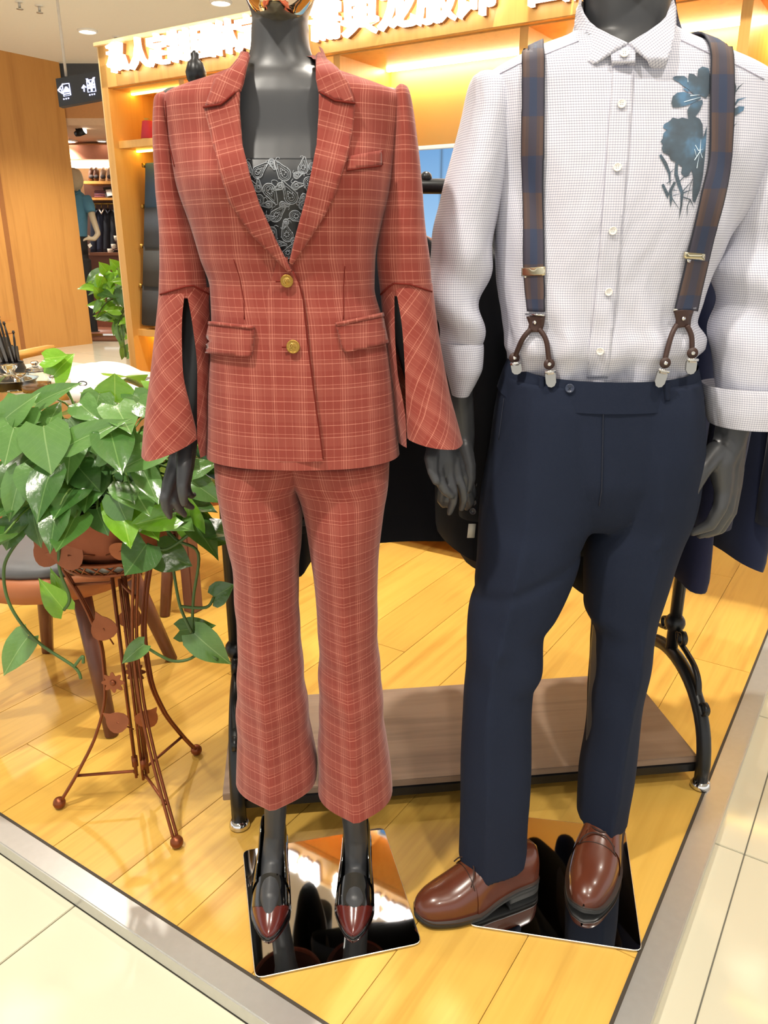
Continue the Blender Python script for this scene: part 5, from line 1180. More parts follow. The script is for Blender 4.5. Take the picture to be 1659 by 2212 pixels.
# ================================================================== CLOTHES RACK
RL = F(518, 1785); RR = F(1512, 1700); Rd = (RR-RL).normalized(); Wd = Vector((-Rd.y, Rd.x, 0)); RLen = (RR-RL).length; RDp = .43
def rk(s, w_, z): return RL + Rd*s + Wd*w_ + Z*z
rack = empty('clothes_rack', rk(RLen/2, RDp/2, 0), 'black iron clothes rack with arched ends, scrolls and a wooden bottom shelf', 'clothes rack')
RZ = CH + 1.72 * ray(935, 403).z / ray(935, 403).y
for s in (0, RLen):
    arch = [rk(s, RDp/2 - RDp/2*math.cos(math.pi*i/24), .02 + .235*math.sin(math.pi*i/24)**.8) for i in range(25)]
    a_ = mk('arched_leg', tube(arch, .017, 12), M_BLACKIRON, rack)
    for w_ in (0, RDp):
        mk('foot_cap', lathe([(.021, .0), (.024, .004), (.022, .012), (.0175, .02)], rk(s, w_, .001), 18), M_CHROME, a_, label='chrome foot cap')
    mk('post', tube([rk(s, RDp/2, .25), rk(s, RDp/2, 1.47)], .0155, 14), M_BLACKIRON, rack)
    mk('ball_collar', ball(rk(s, RDp/2, .335), .026, 16), M_BLACKIRON, rack)
    mk('finial', join(lathe([(.015, 1.46), (.022, 1.474), (.0255, 1.495), (.021, 1.515), (.011, 1.524), (.011, 1.530), (.0175, 1.540), (.0195, 1.552), (.014, 1.568), (.007, 1.575), (.008, 1.582), (.003, 1.588)], rk(s, RDp/2, 0), 18), lathe([(.019, 1.455), (.019, 1.465)], rk(s, RDp/2, 0), 16)), M_BLACKIRON, rack)
    for d in (-1, 1):
        c = lambda w_, z: rk(s, RDp/2 + d*w_, z)
        cur = [c(.040, .318), c(.030, .326), c(.022, .316), c(.030, .302), c(.052, .300), c(.058, .318), c(.046, .330), c(.034, .322), c(.040, .300), c(.075, .290), c(.115, .276), c(.142, .250), c(.152, .215), c(.158, .192), c(.172, .180), c(.192, .186), c(.196, .204), c(.180, .212), c(.170, .202)]
        mk('scroll', ribbon(spline(cur, 5), .014, .004, Vector((0, .01, 1)).cross(Rd) if False else Rd.cross(Vector((0, 0, 1)))) if False else tube(spline(cur, 5), 0, 4, flat=(.004, .014, Rd)), M_BLACKIRON, rack)
    mk('cross_bar', tube([rk(s, .012, .05), rk(s, RDp-.012, .05)], .009, 8), M_BLACKIRON, rack)
mk('rail', tube([rk(-.03, RDp/2, RZ), rk(RLen+.28, RDp/2, RZ)], .0145, 16), M_BLACKIRON, rack)
mk('rail_stop', ball(rk(RLen*.4, RDp/2, RZ+.016), .012, 10), M_BLACKIRON, rack)
o_ = rk(-.02, .02, .052); 
mk('shelf_frame', join(obox(rk(0, .015, .036), Rd*RLen, Wd*.02, Z*.02), obox(rk(0, RDp-.035, .036), Rd*RLen, Wd*.02, Z*.02)), M_BLACKIRON, rack, smooth=False)
g = obox((-.035, 0, 0), (RLen+.07-.04, 0, 0), (0, RDp-.04, 0), (0, 0, .018), .0015)
sh_ = mk('shelf_board', g, M_GREYWOOD, rack, smooth=False)
for vv in sh_.data.vertices: vv.co = vv.co + org(rack)
sh_.location = rk(.0, .02, .057) - org(rack); sh_.rotation_euler = (0, 0, math.atan2(Rd.y, Rd.x))
# hanging jackets
def hjacket(s, drop, col, lab, seed, slv=.60, wd=.205, nbtn=4, turn=False):
    base = rk(s, RDp/2, RZ); rnd = random.Random(seed)
    Wd, Rd = (globals()['Wd'], globals()['Rd']) if not turn else (globals()['Rd'], -globals()['Wd'])
    t = empty('hanging_jacket', base - Z*drop, lab, 'jacket', 'dark jackets on the clothes rack')
    mcol = mat('suiting_' + col, col, .9, 0, .25, .1, 300, sheen=.08)
    hk = spline([base - Z*.075, base - Z*.03, base + Z*.012 + Wd*.014, base + Z*.026, base + Z*.018 - Wd*.018], 5)
    mk('hanger', join(tube(hk, .0022, 6), tube(spline([base - Z*.135 - Wd*.18, base - Z*.09 - Wd*.08, base - Z*.075, base - Z*.09 + Wd*.08, base - Z*.135 + Wd*.18], 5), .009, 8)), M_DARKWOOD, t)
    rows = [(.055, .03, .022), (.075, .055, .032), (.10, .12, .042), (.135, wd-.015, .05), (.20, wd, .056), (.40, wd-.02, .046), (.60, wd, .05), (drop-.02, wd+.015, .054), (drop, wd+.012, .05)]
    Vs, Fs = [], []; n = 36; m = 34
    for j in range(m):
        dz = rows[0][0] + (drop-rows[0][0])*j/(m-1); r = hermite(rows, dz)
        for i in range(n):
            a = 2*math.pi*i/n; p = base + Wd*(r[1]*sg(math.cos(a), .8)) + Rd*(r[2]*sg(math.sin(a), .9)) - Z*dz
            k = .012*(dz/drop)*noise.noise(Vector((a*1.3 + seed, dz*3, seed))) ; p += Rd*k*math.sin(a)*2 
            if j >= m-3: p -= Z*(.012*math.sin(a*2 + seed))
            Vs.append(p)
    for j in range(m-1):
        for i in range(n): Fs.append((j*n+i, j*n+(i+1) % n, (j+1)*n+(i+1) % n, (j+1)*n+i))
    mk('jacket_body', (Vs, Fs), mcol, t)
    for sd in (-1, 1):
        o = rnd.uniform(-.012, .012)
        pl = spline([base + Wd*sd*(wd-.03) - Z*.145, base + Wd*sd*(wd+.0) + Rd*.004 - Z*.24, base + Wd*sd*(wd+.018) + Rd*(.012+o) - Z*.42, base + Wd*sd*(wd+.012) + Rd*(.015+o*2) - Z*slv], 5)
        k = len(pl); v_, f_ = tube(pl, [.05 - .012*i/k for i in range(k)], 18)
        se = mk('sleeve', (v_, f_), mcol, t)
        if sd < 0:
            for b in range(nbtn):
                q = pl[-1] + Z*(.022 + b*.019); nn = (-Wd*.85 + Rd*(.5 if base.x < .1 else -.45)).normalized(); q2 = q + nn*.0395
                mk('cuff_button', lathe([(.006, 0), (.0072, .001), (.0072, .0028), (.005, .003), (.0045, .002), (.0004, .002)], q2, 14, nn), mat('horn_button', '35363d', .3), se)
    return t
JK = [(.15, .745, '15171c', 'black jacket hanging first from the left post of the rack'), (.33, .76, '14161d', 'blue black jacket facing forward between the red trousers and the man'), (.52, .735, '121318', 'black jacket with its sleeve behind the two mannequins hands'),
      (.60, .80, '15161a', 'black jacket with a white paper tag behind the navy trouser leg'), (.72, .84, '101114', 'black jacket with four cuff buttons seen between the man mannequin legs'), (.84, .85, '14161c', 'black jacket hidden mostly behind the man mannequin'),
      (.94, .84, '1e2440', 'deep navy jacket second to the left of the right rack post'), (1.035, .83, '20223c', 'violet navy jacket just left of the right rack post'), (1.165, .79, '20263f', 'navy jacket with dark cuff buttons beside the man mannequin hand'), (1.27, .745, '26345c', 'bright navy jacket at the far right end of the rail')]
for i, (s, dr, c, lab) in enumerate(JK): hjacket(s, dr, c, lab, i+1, slv=min(.68, dr-.1) if i != 4 else .72, turn=(i == 1), wd=.20 if i != 1 else .165)
q = P(1017, 1148, 1.47); mk('paper_tag', obox(q - Vector((.007, 0, .014)), (.015, 0, 0), (0, .0015, 0), (.002, 0, .03), .0005), mat('paper_tag', 'd8d4c4', .7), label='white paper tag hanging from a black jacket', cat='tag')

# ================================================================== POTHOS LEAVES
def leafmat(name, c1, c2, vein):
    b = NB(name); tc = b.n('ShaderNodeTexCoord').outputs['Object']; sp = b.n('ShaderNodeSeparateXYZ', {0: tc}); oi = b.n('ShaderNodeObjectInfo')
    x, y = b.m_('ABSOLUTE', sp.outputs[0]), sp.outputs[1]
    rib = b.m_('LESS_THAN', x, .014)
    sv = b.m_('LESS_THAN', b.m_('ABSOLUTE', b.m_('SUBTRACT', b.m_('FRACT', b.m_('MULTIPLY', b.m_('SUBTRACT', y, b.m_('MULTIPLY', x, .8)), 8.0)), .5)), .04)
    nz = b.noise(tc, 5.0, 3.0)
    c = b.mix(b.m_('ADD', b.m_('MULTIPLY', nz, .6), b.m_('MULTIPLY', oi.outputs['Random'], .4)), lin(c1), lin(c2))
    c = b.mix(b.m_('ADD', b.m_('MULTIPLY', rib, .6), b.m_('MULTIPLY', sv, .10), clamp=True), c, lin(vein))
    b.set(Base_Color=c, Roughness=.24); b.b.inputs['Specular IOR Level'].default_value = .7
    tr = b.n('ShaderNodeBsdfTranslucent', {0: b.mix(.4, c, lin('9ccf3a'))}); ms = b.n('ShaderNodeMixShader', {0: .22, 1: b.b.outputs[0], 2: tr.outputs[0]})
    out = [n for n in b.t.nodes if n.type == 'OUTPUT_MATERIAL'][0]; b.t.links.new(ms.outputs[0], out.inputs[0])
    b.bump(b.m_('SUBTRACT', b.m_('MULTIPLY', nz, .4), b.m_('MULTIPLY', sv, .3)), .25, .01); return b.m
LM = [leafmat('leaf_green', '4f7a3c', '6b9450', '9ab878'), leafmat('leaf_dark', '2e5425', '456f35', '6c9050'), leafmat('leaf_bright', '5f9a1e', '86b835', 'a8cc58')]
WP = [(0, .30), (.06, .43), (.16, .5), (.3, .5), (.45, .45), (.6, .36), (.75, .23), (.88, .10), (.96, .03), (1, .0)]
LMESH = {}
def leafmesh(var, mi):
    if (var, mi) in LMESH: return LMESH[(var, mi)]
    bend, fold_, tw = [(.10, .18, .0), (.28, .30, .1), (-.10, .12, -.08), (.45, .10, .15)][var]
    ns, nt = 9, 6; Vs, Fs = [], []
    for j in range(ns+1):
        s = j/ns; wd = interp(WP, s)
        for i in range(nt+1):
            t = -1 + 2*i/nt; back = .16*abs(t)**1.2*max(0, 1-s*3.0)
            x = wd*t; y = s - back; z = -bend*(y*y) + fold_*abs(x) - .35*fold_*abs(x)**2*2 + tw*x*y + .012*math.sin(7*s + 3*t)
            Vs.append((x, y, z))
    for j in range(ns):
        for i in range(nt): Fs.append((j*(nt+1)+i, j*(nt+1)+i+1, (j+1)*(nt+1)+i+1, (j+1)*(nt+1)+i))
    me = bpy.data.meshes.new('leaf'); me.from_pydata(Vs, [], Fs); me.materials.append(LM[mi]); me.polygons.foreach_set('use_smooth', [True]*len(Fs)); me.update()
    LMESH[(var, mi)] = me; return me
def leaf(parent, base, tip, wd, nhint, var=0, mi=0):
    y = tip-base; L = y.length; y = y/L; n = Vector(nhint) - y*Vector(nhint).dot(y); n.normalize(); x = y.cross(n)
    M = Matrix(((x.x*wd, y.x*L, n.x*L*.8, base.x), (x.y*wd, y.y*L, n.y*L*.8, base.y), (x.z*wd, y.z*L, n.z*L*.8, base.z), (0, 0, 0, 1)))
    o = bpy.data.objects.new('leaf', leafmesh(var, mi)); COL.objects.link(o); o.parent = parent
    o.matrix_basis = Matrix.Translation(-org(parent)) @ M
    return o
M_STEM = mat('pothos_stem', '5f7f35', .45); M_VINE = mat('pothos_vine', '44602c', .5)
# ---- plant stand
fA, fB, fC = F(130, 1745), F(383, 1830), F(425, 1630); SC0 = (fA+fB+fC)/3; SC0.z = 0
M_COPPER = mat('copper_wire', '7d4326', .38, .65, .5, .2, 60); M_COPPER2 = mat('copper_leaf', '8f5437', .42, .7, .5, .2, 40)
ps_ = empty('plant_stand', SC0, 'antique copper wire plant stand with three bowed legs, leaves and flowers', 'plant stand')
PR = [(.008, .0), (.1, .0)]
rz = [(.012, .188), (.10, .135), (.20, .085), (.30, .057), (.40, .052), (.50, .07), (.58, .098), (.655, .125)]
for k, f in enumerate((fA, fB, fC)):
    d = Vector((f.x-SC0.x, f.y-SC0.y, 0)); rr = d.length; d.normalize(); sdv = Vector((-d.y, d.x, 0)); par = []
    for off in (-.0045, .0045):
        par.append(tube([SC0 + d*(interp(rz, .012 + (.655-.012)*i/30)*rr/.188) + sdv*off + Z*(.012 + (.655-.012)*i/30) for i in range(31)], .0036, 7))
    lg = mk('leg', join(*par), M_COPPER, ps_); mk('ball_foot', ball(SC0 + d*rr + Z*.0145, .0145, 12), M_COPPER, lg)
    for z, nm in ((.085, 'lower_brace'), (.565, 'upper_brace')):
        mk(nm, tube([SC0 + d*.012 + Z*(z-.012 if z < .3 else z+.012), SC0 + d*.02 + Z*z, SC0 + d*(interp(rz, z)*rr/.188) + Z*z], .0036, 7), M_COPPER, ps_)
    mk('centre_rod', join(*[tube([SC0 + d*.014 + sdv*o + Z*.07, SC0 + d*.014 + sdv*o + Z*.578], .0034, 7) for o in (-.004, .004)]), M_COPPER, ps_)
    mk('rod_clip', tube([SC0 + d*.014 + Z*.10, SC0 + d*.014 + Z*.125], .0075, 8), M_COPPER, ps_)
for z, r in ((.655, .128), (.625, .105)):
    mk('hoop', tube([SC0 + Vector((r*math.cos(a), r*math.sin(a), z)) for a in [2*math.pi*i/40 for i in range(40)]], .0042, 7, closed=True), M_COPPER, ps_)
lat = []
for i in range(26):
    a, b = 2*math.pi*i/26, 2*math.pi*(i+1)/26
    for z0, z1 in ((.655, .625), (.625, .655)):
        r0, r1 = (.128 if z0 > .64 else .105), (.128 if z1 > .64 else .105)
        lat.append(tube([SC0 + Vector((r0*math.cos(a), r0*math.sin(a), z0)), SC0 + Vector((r1*math.cos(b), r1*math.sin(b), z1))], .0022, 5))
mk('lattice_band', join(*lat), M_COPPER, ps_, kind='stuff')
mk('pot_support', join(*[tube([SC0 + Vector((.105*math.cos(a), .105*math.sin(a), .625)), SC0 + Vector((-.105*math.cos(a), -.105*math.sin(a), .625))], .0036, 6) for a in (.3, 1.35, 2.4)]), M_COPPER, ps_)
def mleaf(px, py, Y, ang, s, parent):
    c = P(px, py, Y); ca, sa = math.cos(ang), math.sin(ang); out = []
    for i in range(16):
        a = 2*math.pi*i/16; x, y = .5*math.cos(a)*(1-.25*math.sin(a)), .55*math.sin(a) + (.25 if i == 4 else 0)
        out.append(c + Vector((s*(x*ca - y*sa), .012*x, s*(x*sa + y*ca))))
    o = mk('metal_leaf', prism(out, (0, .0016, 0)), M_COPPER2, parent, smooth=False)
    mk('leaf_stalk', tube([c, c + Vector((s*.9*sa, .01, -s*.9*ca))], .0018, 5), M_COPPER, o)
Ys = SC0.y
for px, py, dy, ang, s in [(223, 1357, -.07, .3, .05), (282, 1335, .06, -.5, .05), (252, 1560, -.06, .9, .045), (318, 1552, -.03, -.7, .048), (146, 1200, -.13, 1.5, .055), (100, 1195, -.1, .6, .05), (262, 1190, -.14, -1.2, .04)]: mleaf(px, py, Ys+dy, ang, s, ps_)
for px, py, dy in ((244, 1475, -.06), (291, 1452, .03)):
    c = P(px, py, Ys+dy); out = []
    for i in range(48):
        a = 2*math.pi*i/48; r = .021*(1 + .22*math.cos(8*a)); out.append(c + Vector((r*math.cos(a), 0, r*math.sin(a))))
    fl_ = mk('metal_flower', prism(out, (0, .002, 0)), M_COPPER2 if dy < 0 else M_COPPER, ps_, smooth=False); mk('flower_eye', lathe([(.007, 0), (.006, .003), (.0005, .004)], c, 12, (0, -1, 0)), M_COPPER, fl_)
# ---- potted pothos
pz = .661
pp = empty('potted_plant', SC0 + Z*.63, 'large trailing pothos in a terracotta bowl on the copper stand', 'plant')
mk('pot', lathe([(.07, pz-.029), (.085, pz-.02), (.118, pz+.012), (.142, pz+.05), (.148, pz+.075), (.156, pz+.078), (.157, pz+.098), (.146, pz+.099), (.14, pz+.08), (.06, pz+.07)], SC0, 40), mat('terracotta', '8a4b31', .7, 0, .3, .2, 14), pp)
mk('soil', lathe([(.142, pz+.06), (.144, pz+.082), (.08, pz+.09)], SC0, 30), mat('potting_soil', '2b2018', .95, bump=1, bscale=120), pp)
mk('saucer', lathe([(.085, pz-.035), (.10, pz-.033), (.115, pz-.012), (.112, pz-.010), (.09, pz-.028)], SC0, 34), mat('grey_saucer', '8b8a86', .5), pp)
rnd = random.Random(12)
HERO = [ # base px,py  tip px,py  width px, depth base, depth tip, variant, material
 (94, 922, 108, 1026, 108, 1.36, 1.33, 0, 0), (103, 925, 124, 862, 62, 1.42, 1.44, 1, 0), (150, 962, 262, 900, 58, 1.36, 1.34, 1, 0), (262, 955, 242, 866, 78, 1.40, 1.42, 0, 0), (345, 976, 232, 1014, 62, 1.36, 1.34, 1, 0),
 (116, 812, 152, 762, 66, 1.50, 1.50, 1, 2), (96, 775, 150, 770, 44, 1.50, 1.49, 2, 2), (248, 868, 248, 806, 84, 1.47, 1.48, 2, 2), (80, 872, 160, 822, 46, 1.44, 1.42, 1, 0), (10, 905, 76, 848, 60, 1.40, 1.4, 1, 0), (2, 868, 20, 930, 70, 1.42, 1.38, 0, 0),
 (30, 925, 6, 1006, 84, 1.37, 1.34, 0, 0), (78, 1016, 62, 1090, 80, 1.35, 1.32, 1, 0), (48, 1022, 8, 1128, 60, 1.36, 1.33, 1, 0), (136, 1080, 132, 1158, 84, 1.37, 1.34, 0, 0), (72, 1104, 78, 1186, 60, 1.38, 1.36, 1, 1), (210, 1100, 232, 1158, 60, 1.38, 1.36, 0, 1), (252, 1072, 274, 1142, 66, 1.37, 1.35, 1, 0),
 (378, 1114, 272, 1132, 58, 1.36, 1.34, 1, 2), (414, 1152, 404, 1056, 66, 1.40, 1.4, 2, 2), (316, 1176, 272, 1244, 92, 1.36, 1.34, 2, 1), (340, 1190, 416, 1224, 74, 1.40, 1.4, 2, 1), (414, 1040, 476, 1084, 56, 1.44, 1.42, 1, 0), (414, 1018, 468, 998, 42, 1.44, 1.44, 1, 0), (440, 1158, 492, 1172, 42, 1.44, 1.43, 1, 1),
 (462, 1290, 505, 1262, 52, 1.44, 1.43, 0, 1), (388, 1362, 470, 1352, 50, 1.44, 1.43, 2, 1), (420, 1368, 496, 1440, 66, 1.42, 1.4, 1, 0), (312, 1392, 258, 1432, 40, 1.40, 1.38, 1, 0), (138, 1316, 86, 1256, 52, 1.40, 1.38, 1, 2), (138, 1282, 104, 1230, 28, 1.42, 1.42, 1, 2), (62, 1374, -6, 1462, 62, 1.40, 1.37, 1, 0),
 (180, 1222, 216, 1240, 36, 1.50, 1.5, 2, 1), (300, 870, 342, 900, 50, 1.40, 1.38, 1, 0), (170, 870, 210, 905, 60, 1.44, 1.40, 1, 0), (210, 985, 255, 962, 50, 1.38, 1.36, 1, 0), (170, 1010, 215, 1060, 70, 1.40, 1.37, 0, 1), (300, 1010, 345, 1060, 70, 1.42, 1.40, 0, 1), (265, 1040, 325, 1030, 60, 1.42, 1.4, 1, 0), (225, 1020, 232, 1078, 72, 1.42, 1.4, 0, 1),
 (30, 1130, 8, 1190, 60, 1.38, 1.36, 1, 1), (320, 1060, 350, 1120, 66, 1.42, 1.4, 0, 0), (150, 905, 190, 960, 60, 1.42, 1.4, 1, 1), (190, 930, 232, 985, 62, 1.42, 1.4, 0, 1), (60, 880, 30, 940, 70, 1.42, 1.4, 0, 0), (215, 850, 200, 905, 70, 1.46, 1.44, 0, 0), (280, 960, 325, 990, 60, 1.4, 1.38, 0, 0)]
crown = SC0 + Z*(pz+.09)
stems = []
for (bx, by, tx, ty, wd, yb, yt, var, mi) in HERO:
    b = P(bx, by, yb); t_ = P(tx, ty, yt); wm_ = wd/FPX*(yb/ray(bx, by).y)*1.05
    nh = Vector((rnd.uniform(-.3, .3), -1, rnd.uniform(.35, .8))); leaf(pp, b, t_, wm_, nh, var, mi)
    if by < 1160:
        m_ = crown.lerp(b, .55) + Z*.05; stems.append(tube(spline([crown + Vector((rnd.uniform(-.08, .08), rnd.uniform(-.08, .08), 0)), m_, b], 5), .0022, 6))
for i in range(120):
    a = rnd.uniform(0, 2*math.pi); el = rnd.uniform(-.35, 1.25); rr = rnd.uniform(.12, .25)
    b = crown + Vector((rr*math.cos(a)*math.cos(el), rr*math.sin(a)*math.cos(el), .02 + rr*math.sin(el)*.95))
    if b.y < 1.42 and rnd.random() < .4: continue
    dr = Vector((math.cos(a), math.sin(a), rnd.uniform(-.9, .15))).normalized(); L = rnd.uniform(.075, .115)
    leaf(pp, b, b + dr*L, L*rnd.uniform(.6, .8), Vector((math.cos(a)*.5, math.sin(a)*.5 - .3, 1)), rnd.randrange(4), rnd.choice([0, 0, 1, 1, 2]))
    stems.append(tube(spline([crown + Vector((rnd.uniform(-.08, .08), rnd.uniform(-.08, .08), 0)), crown.lerp(b, .6) + Z*.04, b], 4), .002, 5))
mk('stems', join(*stems), M_STEM, pp, kind='stuff')
VN = [[(330, 1110, 1.45), (380, 1165, 1.41), (428, 1195, 1.42), (418, 1290, 1.43), (416, 1360, 1.43), (425, 1412, 1.42), (375, 1428, 1.41), (312, 1396, 1.40)], [(360, 1120, 1.46), (376, 1240, 1.44), (390, 1312, 1.43), (414, 1366, 1.42)], [(391, 1310, 1.43), (445, 1312, 1.43), (462, 1290, 1.44)], [(90, 1110, 1.40), (25, 1188, 1.38), (8, 1240, 1.38), (24, 1312, 1.38), (80, 1385, 1.38), (160, 1440, 1.38), (175, 1466, 1.38)], [(80, 1385, 1.38), (62, 1376, 1.39)], [(130, 1120, 1.40), (128, 1225, 1.40), (150, 1290, 1.40), (138, 1318, 1.40)], [(425, 1395, 1.42), (470, 1425, 1.41)], [(414, 1150, 1.4), (360, 1186, 1.39), (318, 1176, 1.37)], [(160, 1440, 1.38), (178, 1418, 1.37), (180, 1432, 1.37)]]
for v in VN: mk('vine', tube(spline([P(*q) for q in v], 6), .0032, 7), M_VINE, pp)
# ---- second pothos behind the cabinet edge
sp0 = P(292, 640, 5.0); sp0.z = ZT
pd = empty('plant_pedestal', sp0, 'slim white pedestal behind the cabinet carrying a trailing pothos', 'pedestal')
mk('column', lathe([(.13, 0), (.13, .03), (.1, .05), (.09, .85), (.13, .88), (.13, .92)], sp0, 24), mat('pedestal_white', 'd8d3c8', .5), pd)
p2 = empty('potted_plant', sp0 + Z*.92, 'small trailing pothos hanging beside the left edge of the cabinet', 'plant')
mk('pot', lathe([(.08, .92), (.11, .96), (.12, 1.06), (.125, 1.07), (.11, 1.07), (.09, 1.04)], sp0, 26), mat('white_pot', 'd9d4c9', .4), p2)
c2_ = sp0 + Z*1.07
for i in range(80):
    px, py = rnd.uniform(206, 300), rnd.uniform(575, 720)
    if px < 206 + max(0, py-650)*.75: px += 40
    b = P(px, py, 5.0 + rnd.uniform(-.18, .1)); dr = Vector((rnd.uniform(-1, .4), rnd.uniform(-.7, .1), rnd.uniform(-1, .3))).normalized(); L = rnd.uniform(.075, .115)
    leaf(p2, b, b + dr*L, L*.7, (rnd.uniform(-.5, .2), -1, .9), rnd.randrange(4), rnd.choice([0, 2, 2, 1]))
for px, py in ((222, 572), (245, 565), (262, 580), (215, 600), (210, 625)):
    b = P(px+8, py+14, 4.85); leaf(p2, b, P(px-6, py-4, 4.8), .07, (0, -1, .6), 1, 2)
for v in ([(285, 640, 4.9), (262, 680, 4.85), (268, 740, 4.8), (272, 772, 4.8)], [(280, 650, 4.9), (255, 700, 4.85), (262, 735, 4.82)], [(285, 640, 4.95), (235, 650, 4.85), (205, 690, 4.82)]): mk('vine', tube(spline([P(*q) for q in v], 6), .004, 6), M_VINE, p2)
leaf(p2, P(270, 745, 4.8), P(262, 780, 4.8), .05, (.3, -1, .2), 1, 0); leaf(p2, P(274, 770, 4.8), P(290, 758, 4.8), .04, (.3, -1, .6), 1, 0)

# ================================================================== TABLE AND CHAIRS
TN = F(352, 884, .75); TN.z = 0
def tb3(u, v, z): return TN + U*u + V*v + Z*z
tbl = empty('tea_table', tb3(-.8, .3, 0), 'long tea table with pale top behind the potted plant', 'table')
def tbox(u0, u1, v0, v1, z0, z1, bev=0): return rbox(u0, u1, v0, v1, z0, z1, bev, TN)
mk('table_top', tbox(-1.25, .06, 0, .50, .715, .75, .004), mat('table_top_oak', 'd8d0bf', .35, noise_amt=.1, noise_scale=6), tbl, smooth=False)
mk('apron', tbox(-1.2, -.02, .06, .44, .64, .715), M_CABWOOD, tbl, smooth=False)
for u in (-1.18, -.06):
    for v in (.06, .39): mk('leg', tbox(u, u+.05, v, v+.05, 0, .64, .004), M_DARKWOOD, tbl, smooth=False)
def T(px, py, z=.752): return F(px, py, z)
ob = empty('open_book', T(205, 820), 'large open white book lying on the tea table', 'book')
def sheet(cs, z0, h, name, m, parent, bulge=.012):
    a, b, c, d = [F(x, y, z0) for x, y in cs]; n = 10; Vs, Fs = [], []
    for j in range(2):
        for i in range(n+1):
            t = i/n; p = (a.lerp(b, t) if j == 0 else d.lerp(c, t)); Vs.append(p + Z*(h + bulge*math.sin(math.pi*t)**.7)); Vs.append(p)
    for i in range(n):
        k = 2*i; q = 2*(n+1) + k
        Fs += [(k, k+2, q+2, q), (k+1, q+1, q+3, k+3), (k, k+1, k+3, k+2), (q, q+2, q+3, q+1)]
    Fs += [(0, 2*(n+1), 2*(n+1)+1, 1), (2*n, 2*n+1, 4*n+3, 4*n+2)]
    return mk(name, (Vs, Fs), m, parent, smooth=False)
M_PAGE = mat('book_page', 'f4f2ec', .6)
sheet([(112, 822), (208, 790), (262, 822), (160, 868)], .752, .014, 'pages', M_PAGE, ob); sheet([(208, 790), (288, 800), (325, 818), (262, 824)], .752, .014, 'pages', M_PAGE, ob)
mk('cover', prism([F(x, y, .7515) for x, y in ((108, 823), (208, 788), (292, 799), (330, 819), (262, 828), (158, 872))], (0, 0, .002)), mat('book_cover', 'b9b4a8', .5), ob, smooth=False)
mg = empty('magazine', T(305, 835), 'glossy magazine with a dark photograph at the right end of the table', 'magazine')
sheet([(255, 832), (326, 812), (352, 826), (285, 856)], .752, .006, 'pages', M_PAGE, mg, .004)
mk('dark_photo', prism([F(x, y, .7635) for x, y in ((276, 822), (300, 812), (328, 815), (300, 828))], (0, 0, .0004)), mat('photo_grey', '6c6668', .3), mg, smooth=False)
M_GLASS = mat('clear_glass', 'f4faf8', .02, 0, .5, 0, trans=1.0)
c = T(84, 850); c.z = .752
tpt = empty('glass_teapot', c, 'clear glass teapot with spout on the tea table', 'teapot')
mk('body', lathe([(.03, 0), (.05, .008), (.058, .03), (.05, .06), (.032, .074), (.034, .08), (.031, .08), (.03, .074), (.047, .059), (.055, .03), (.047, .010), (.0005, .006)], c, 28), M_GLASS, tpt)
mk('lid', lathe([(.032, .08), (.03, .086), (.012, .092), (.008, .098), (.014, .106), (.010, .112), (.0005, .113)], c, 20), M_GLASS, tpt)
mk('spout', tube(spline([c + Vector((-.045, 0, .03)), c + Vector((-.07, 0, .05)), c + Vector((-.085, 0, .085))], 5), [.012]*6 + [.008]*5, 10), M_GLASS, tpt)
mk('handle', tube(spline([c + Vector((.05, -.01, .06)), c + Vector((.085, -.02, .055)), c + Vector((.08, -.02, .02)), c + Vector((.053, -.01, .018))], 5), .005, 8), M_GLASS, tpt)
mk('tea', lathe([(.045, .008), (.053, .02), (.054, .034), (.0005, .034)], c, 24), mat('tea_liquid', 'c98a3a', .1, trans=.6), tpt)
c = T(28, 846); c.z = .752
gd = empty('glass_bowl', c, 'covered glass bowl with knob lid at the left end of the table', 'bowl')
mk('bowl', lathe([(.04, 0), (.07, .01), (.085, .04), (.088, .045), (.083, .043), (.066, .013), (.0005, .006)], c, 30), M_GLASS, gd)
mk('lid', lathe([(.09, .046), (.088, .05), (.05, .06), (.012, .064), (.014, .07), (.026, .085), (.028, .094), (.018, .094), (.008, .075), (.0005, .072)], c, 30), M_GLASS, gd)
c = T(183, 866); c.z = .752
cj = empty('ceramic_jar', c, 'small white ceramic jar with a dark ring handle on its lid', 'jar')
mk('body', lathe([(.03, 0), (.045, .008), (.052, .026), (.046, .042), (.03, .05), (.0005, .052)], c, 28), mat('white_ceramic', 'ebe9e2', .3), cj)
mk('ring_handle', tube([c + Vector((.014*math.cos(a), 0, .058 + .007*math.sin(a))) for a in [2*math.pi*i/16 for i in range(16)]], .002, 6, closed=True), M_BLACKIRON, cj)
c = T(137, 862); c.z = .752
wc = empty('tea_caddy', c, 'small orange wooden tea caddy behind the white jar', 'caddy')
mk('body', lathe([(.03, 0), (.031, .05), (.029, .052)], c, 22), M_CABWOOD, wc); mk('lid', lathe([(.031, .053), (.031, .066), (.006, .068), (.007, .076), (.0005, .077)], c, 22), mat('caddy_cream', 'd9cdb8', .4), wc)
c = T(30, 815); c.z = .752
bhd = empty('brush_pot', c, 'black pot holding dark wooden brushes on the tea table', 'pot')
mk('pot', lathe([(.03, 0), (.045, .01), (.05, .035), (.042, .055), (.044, .06), (.038, .058), (.04, .03), (.0005, .01)], c, 24), M_BLACKIRON, bhd)
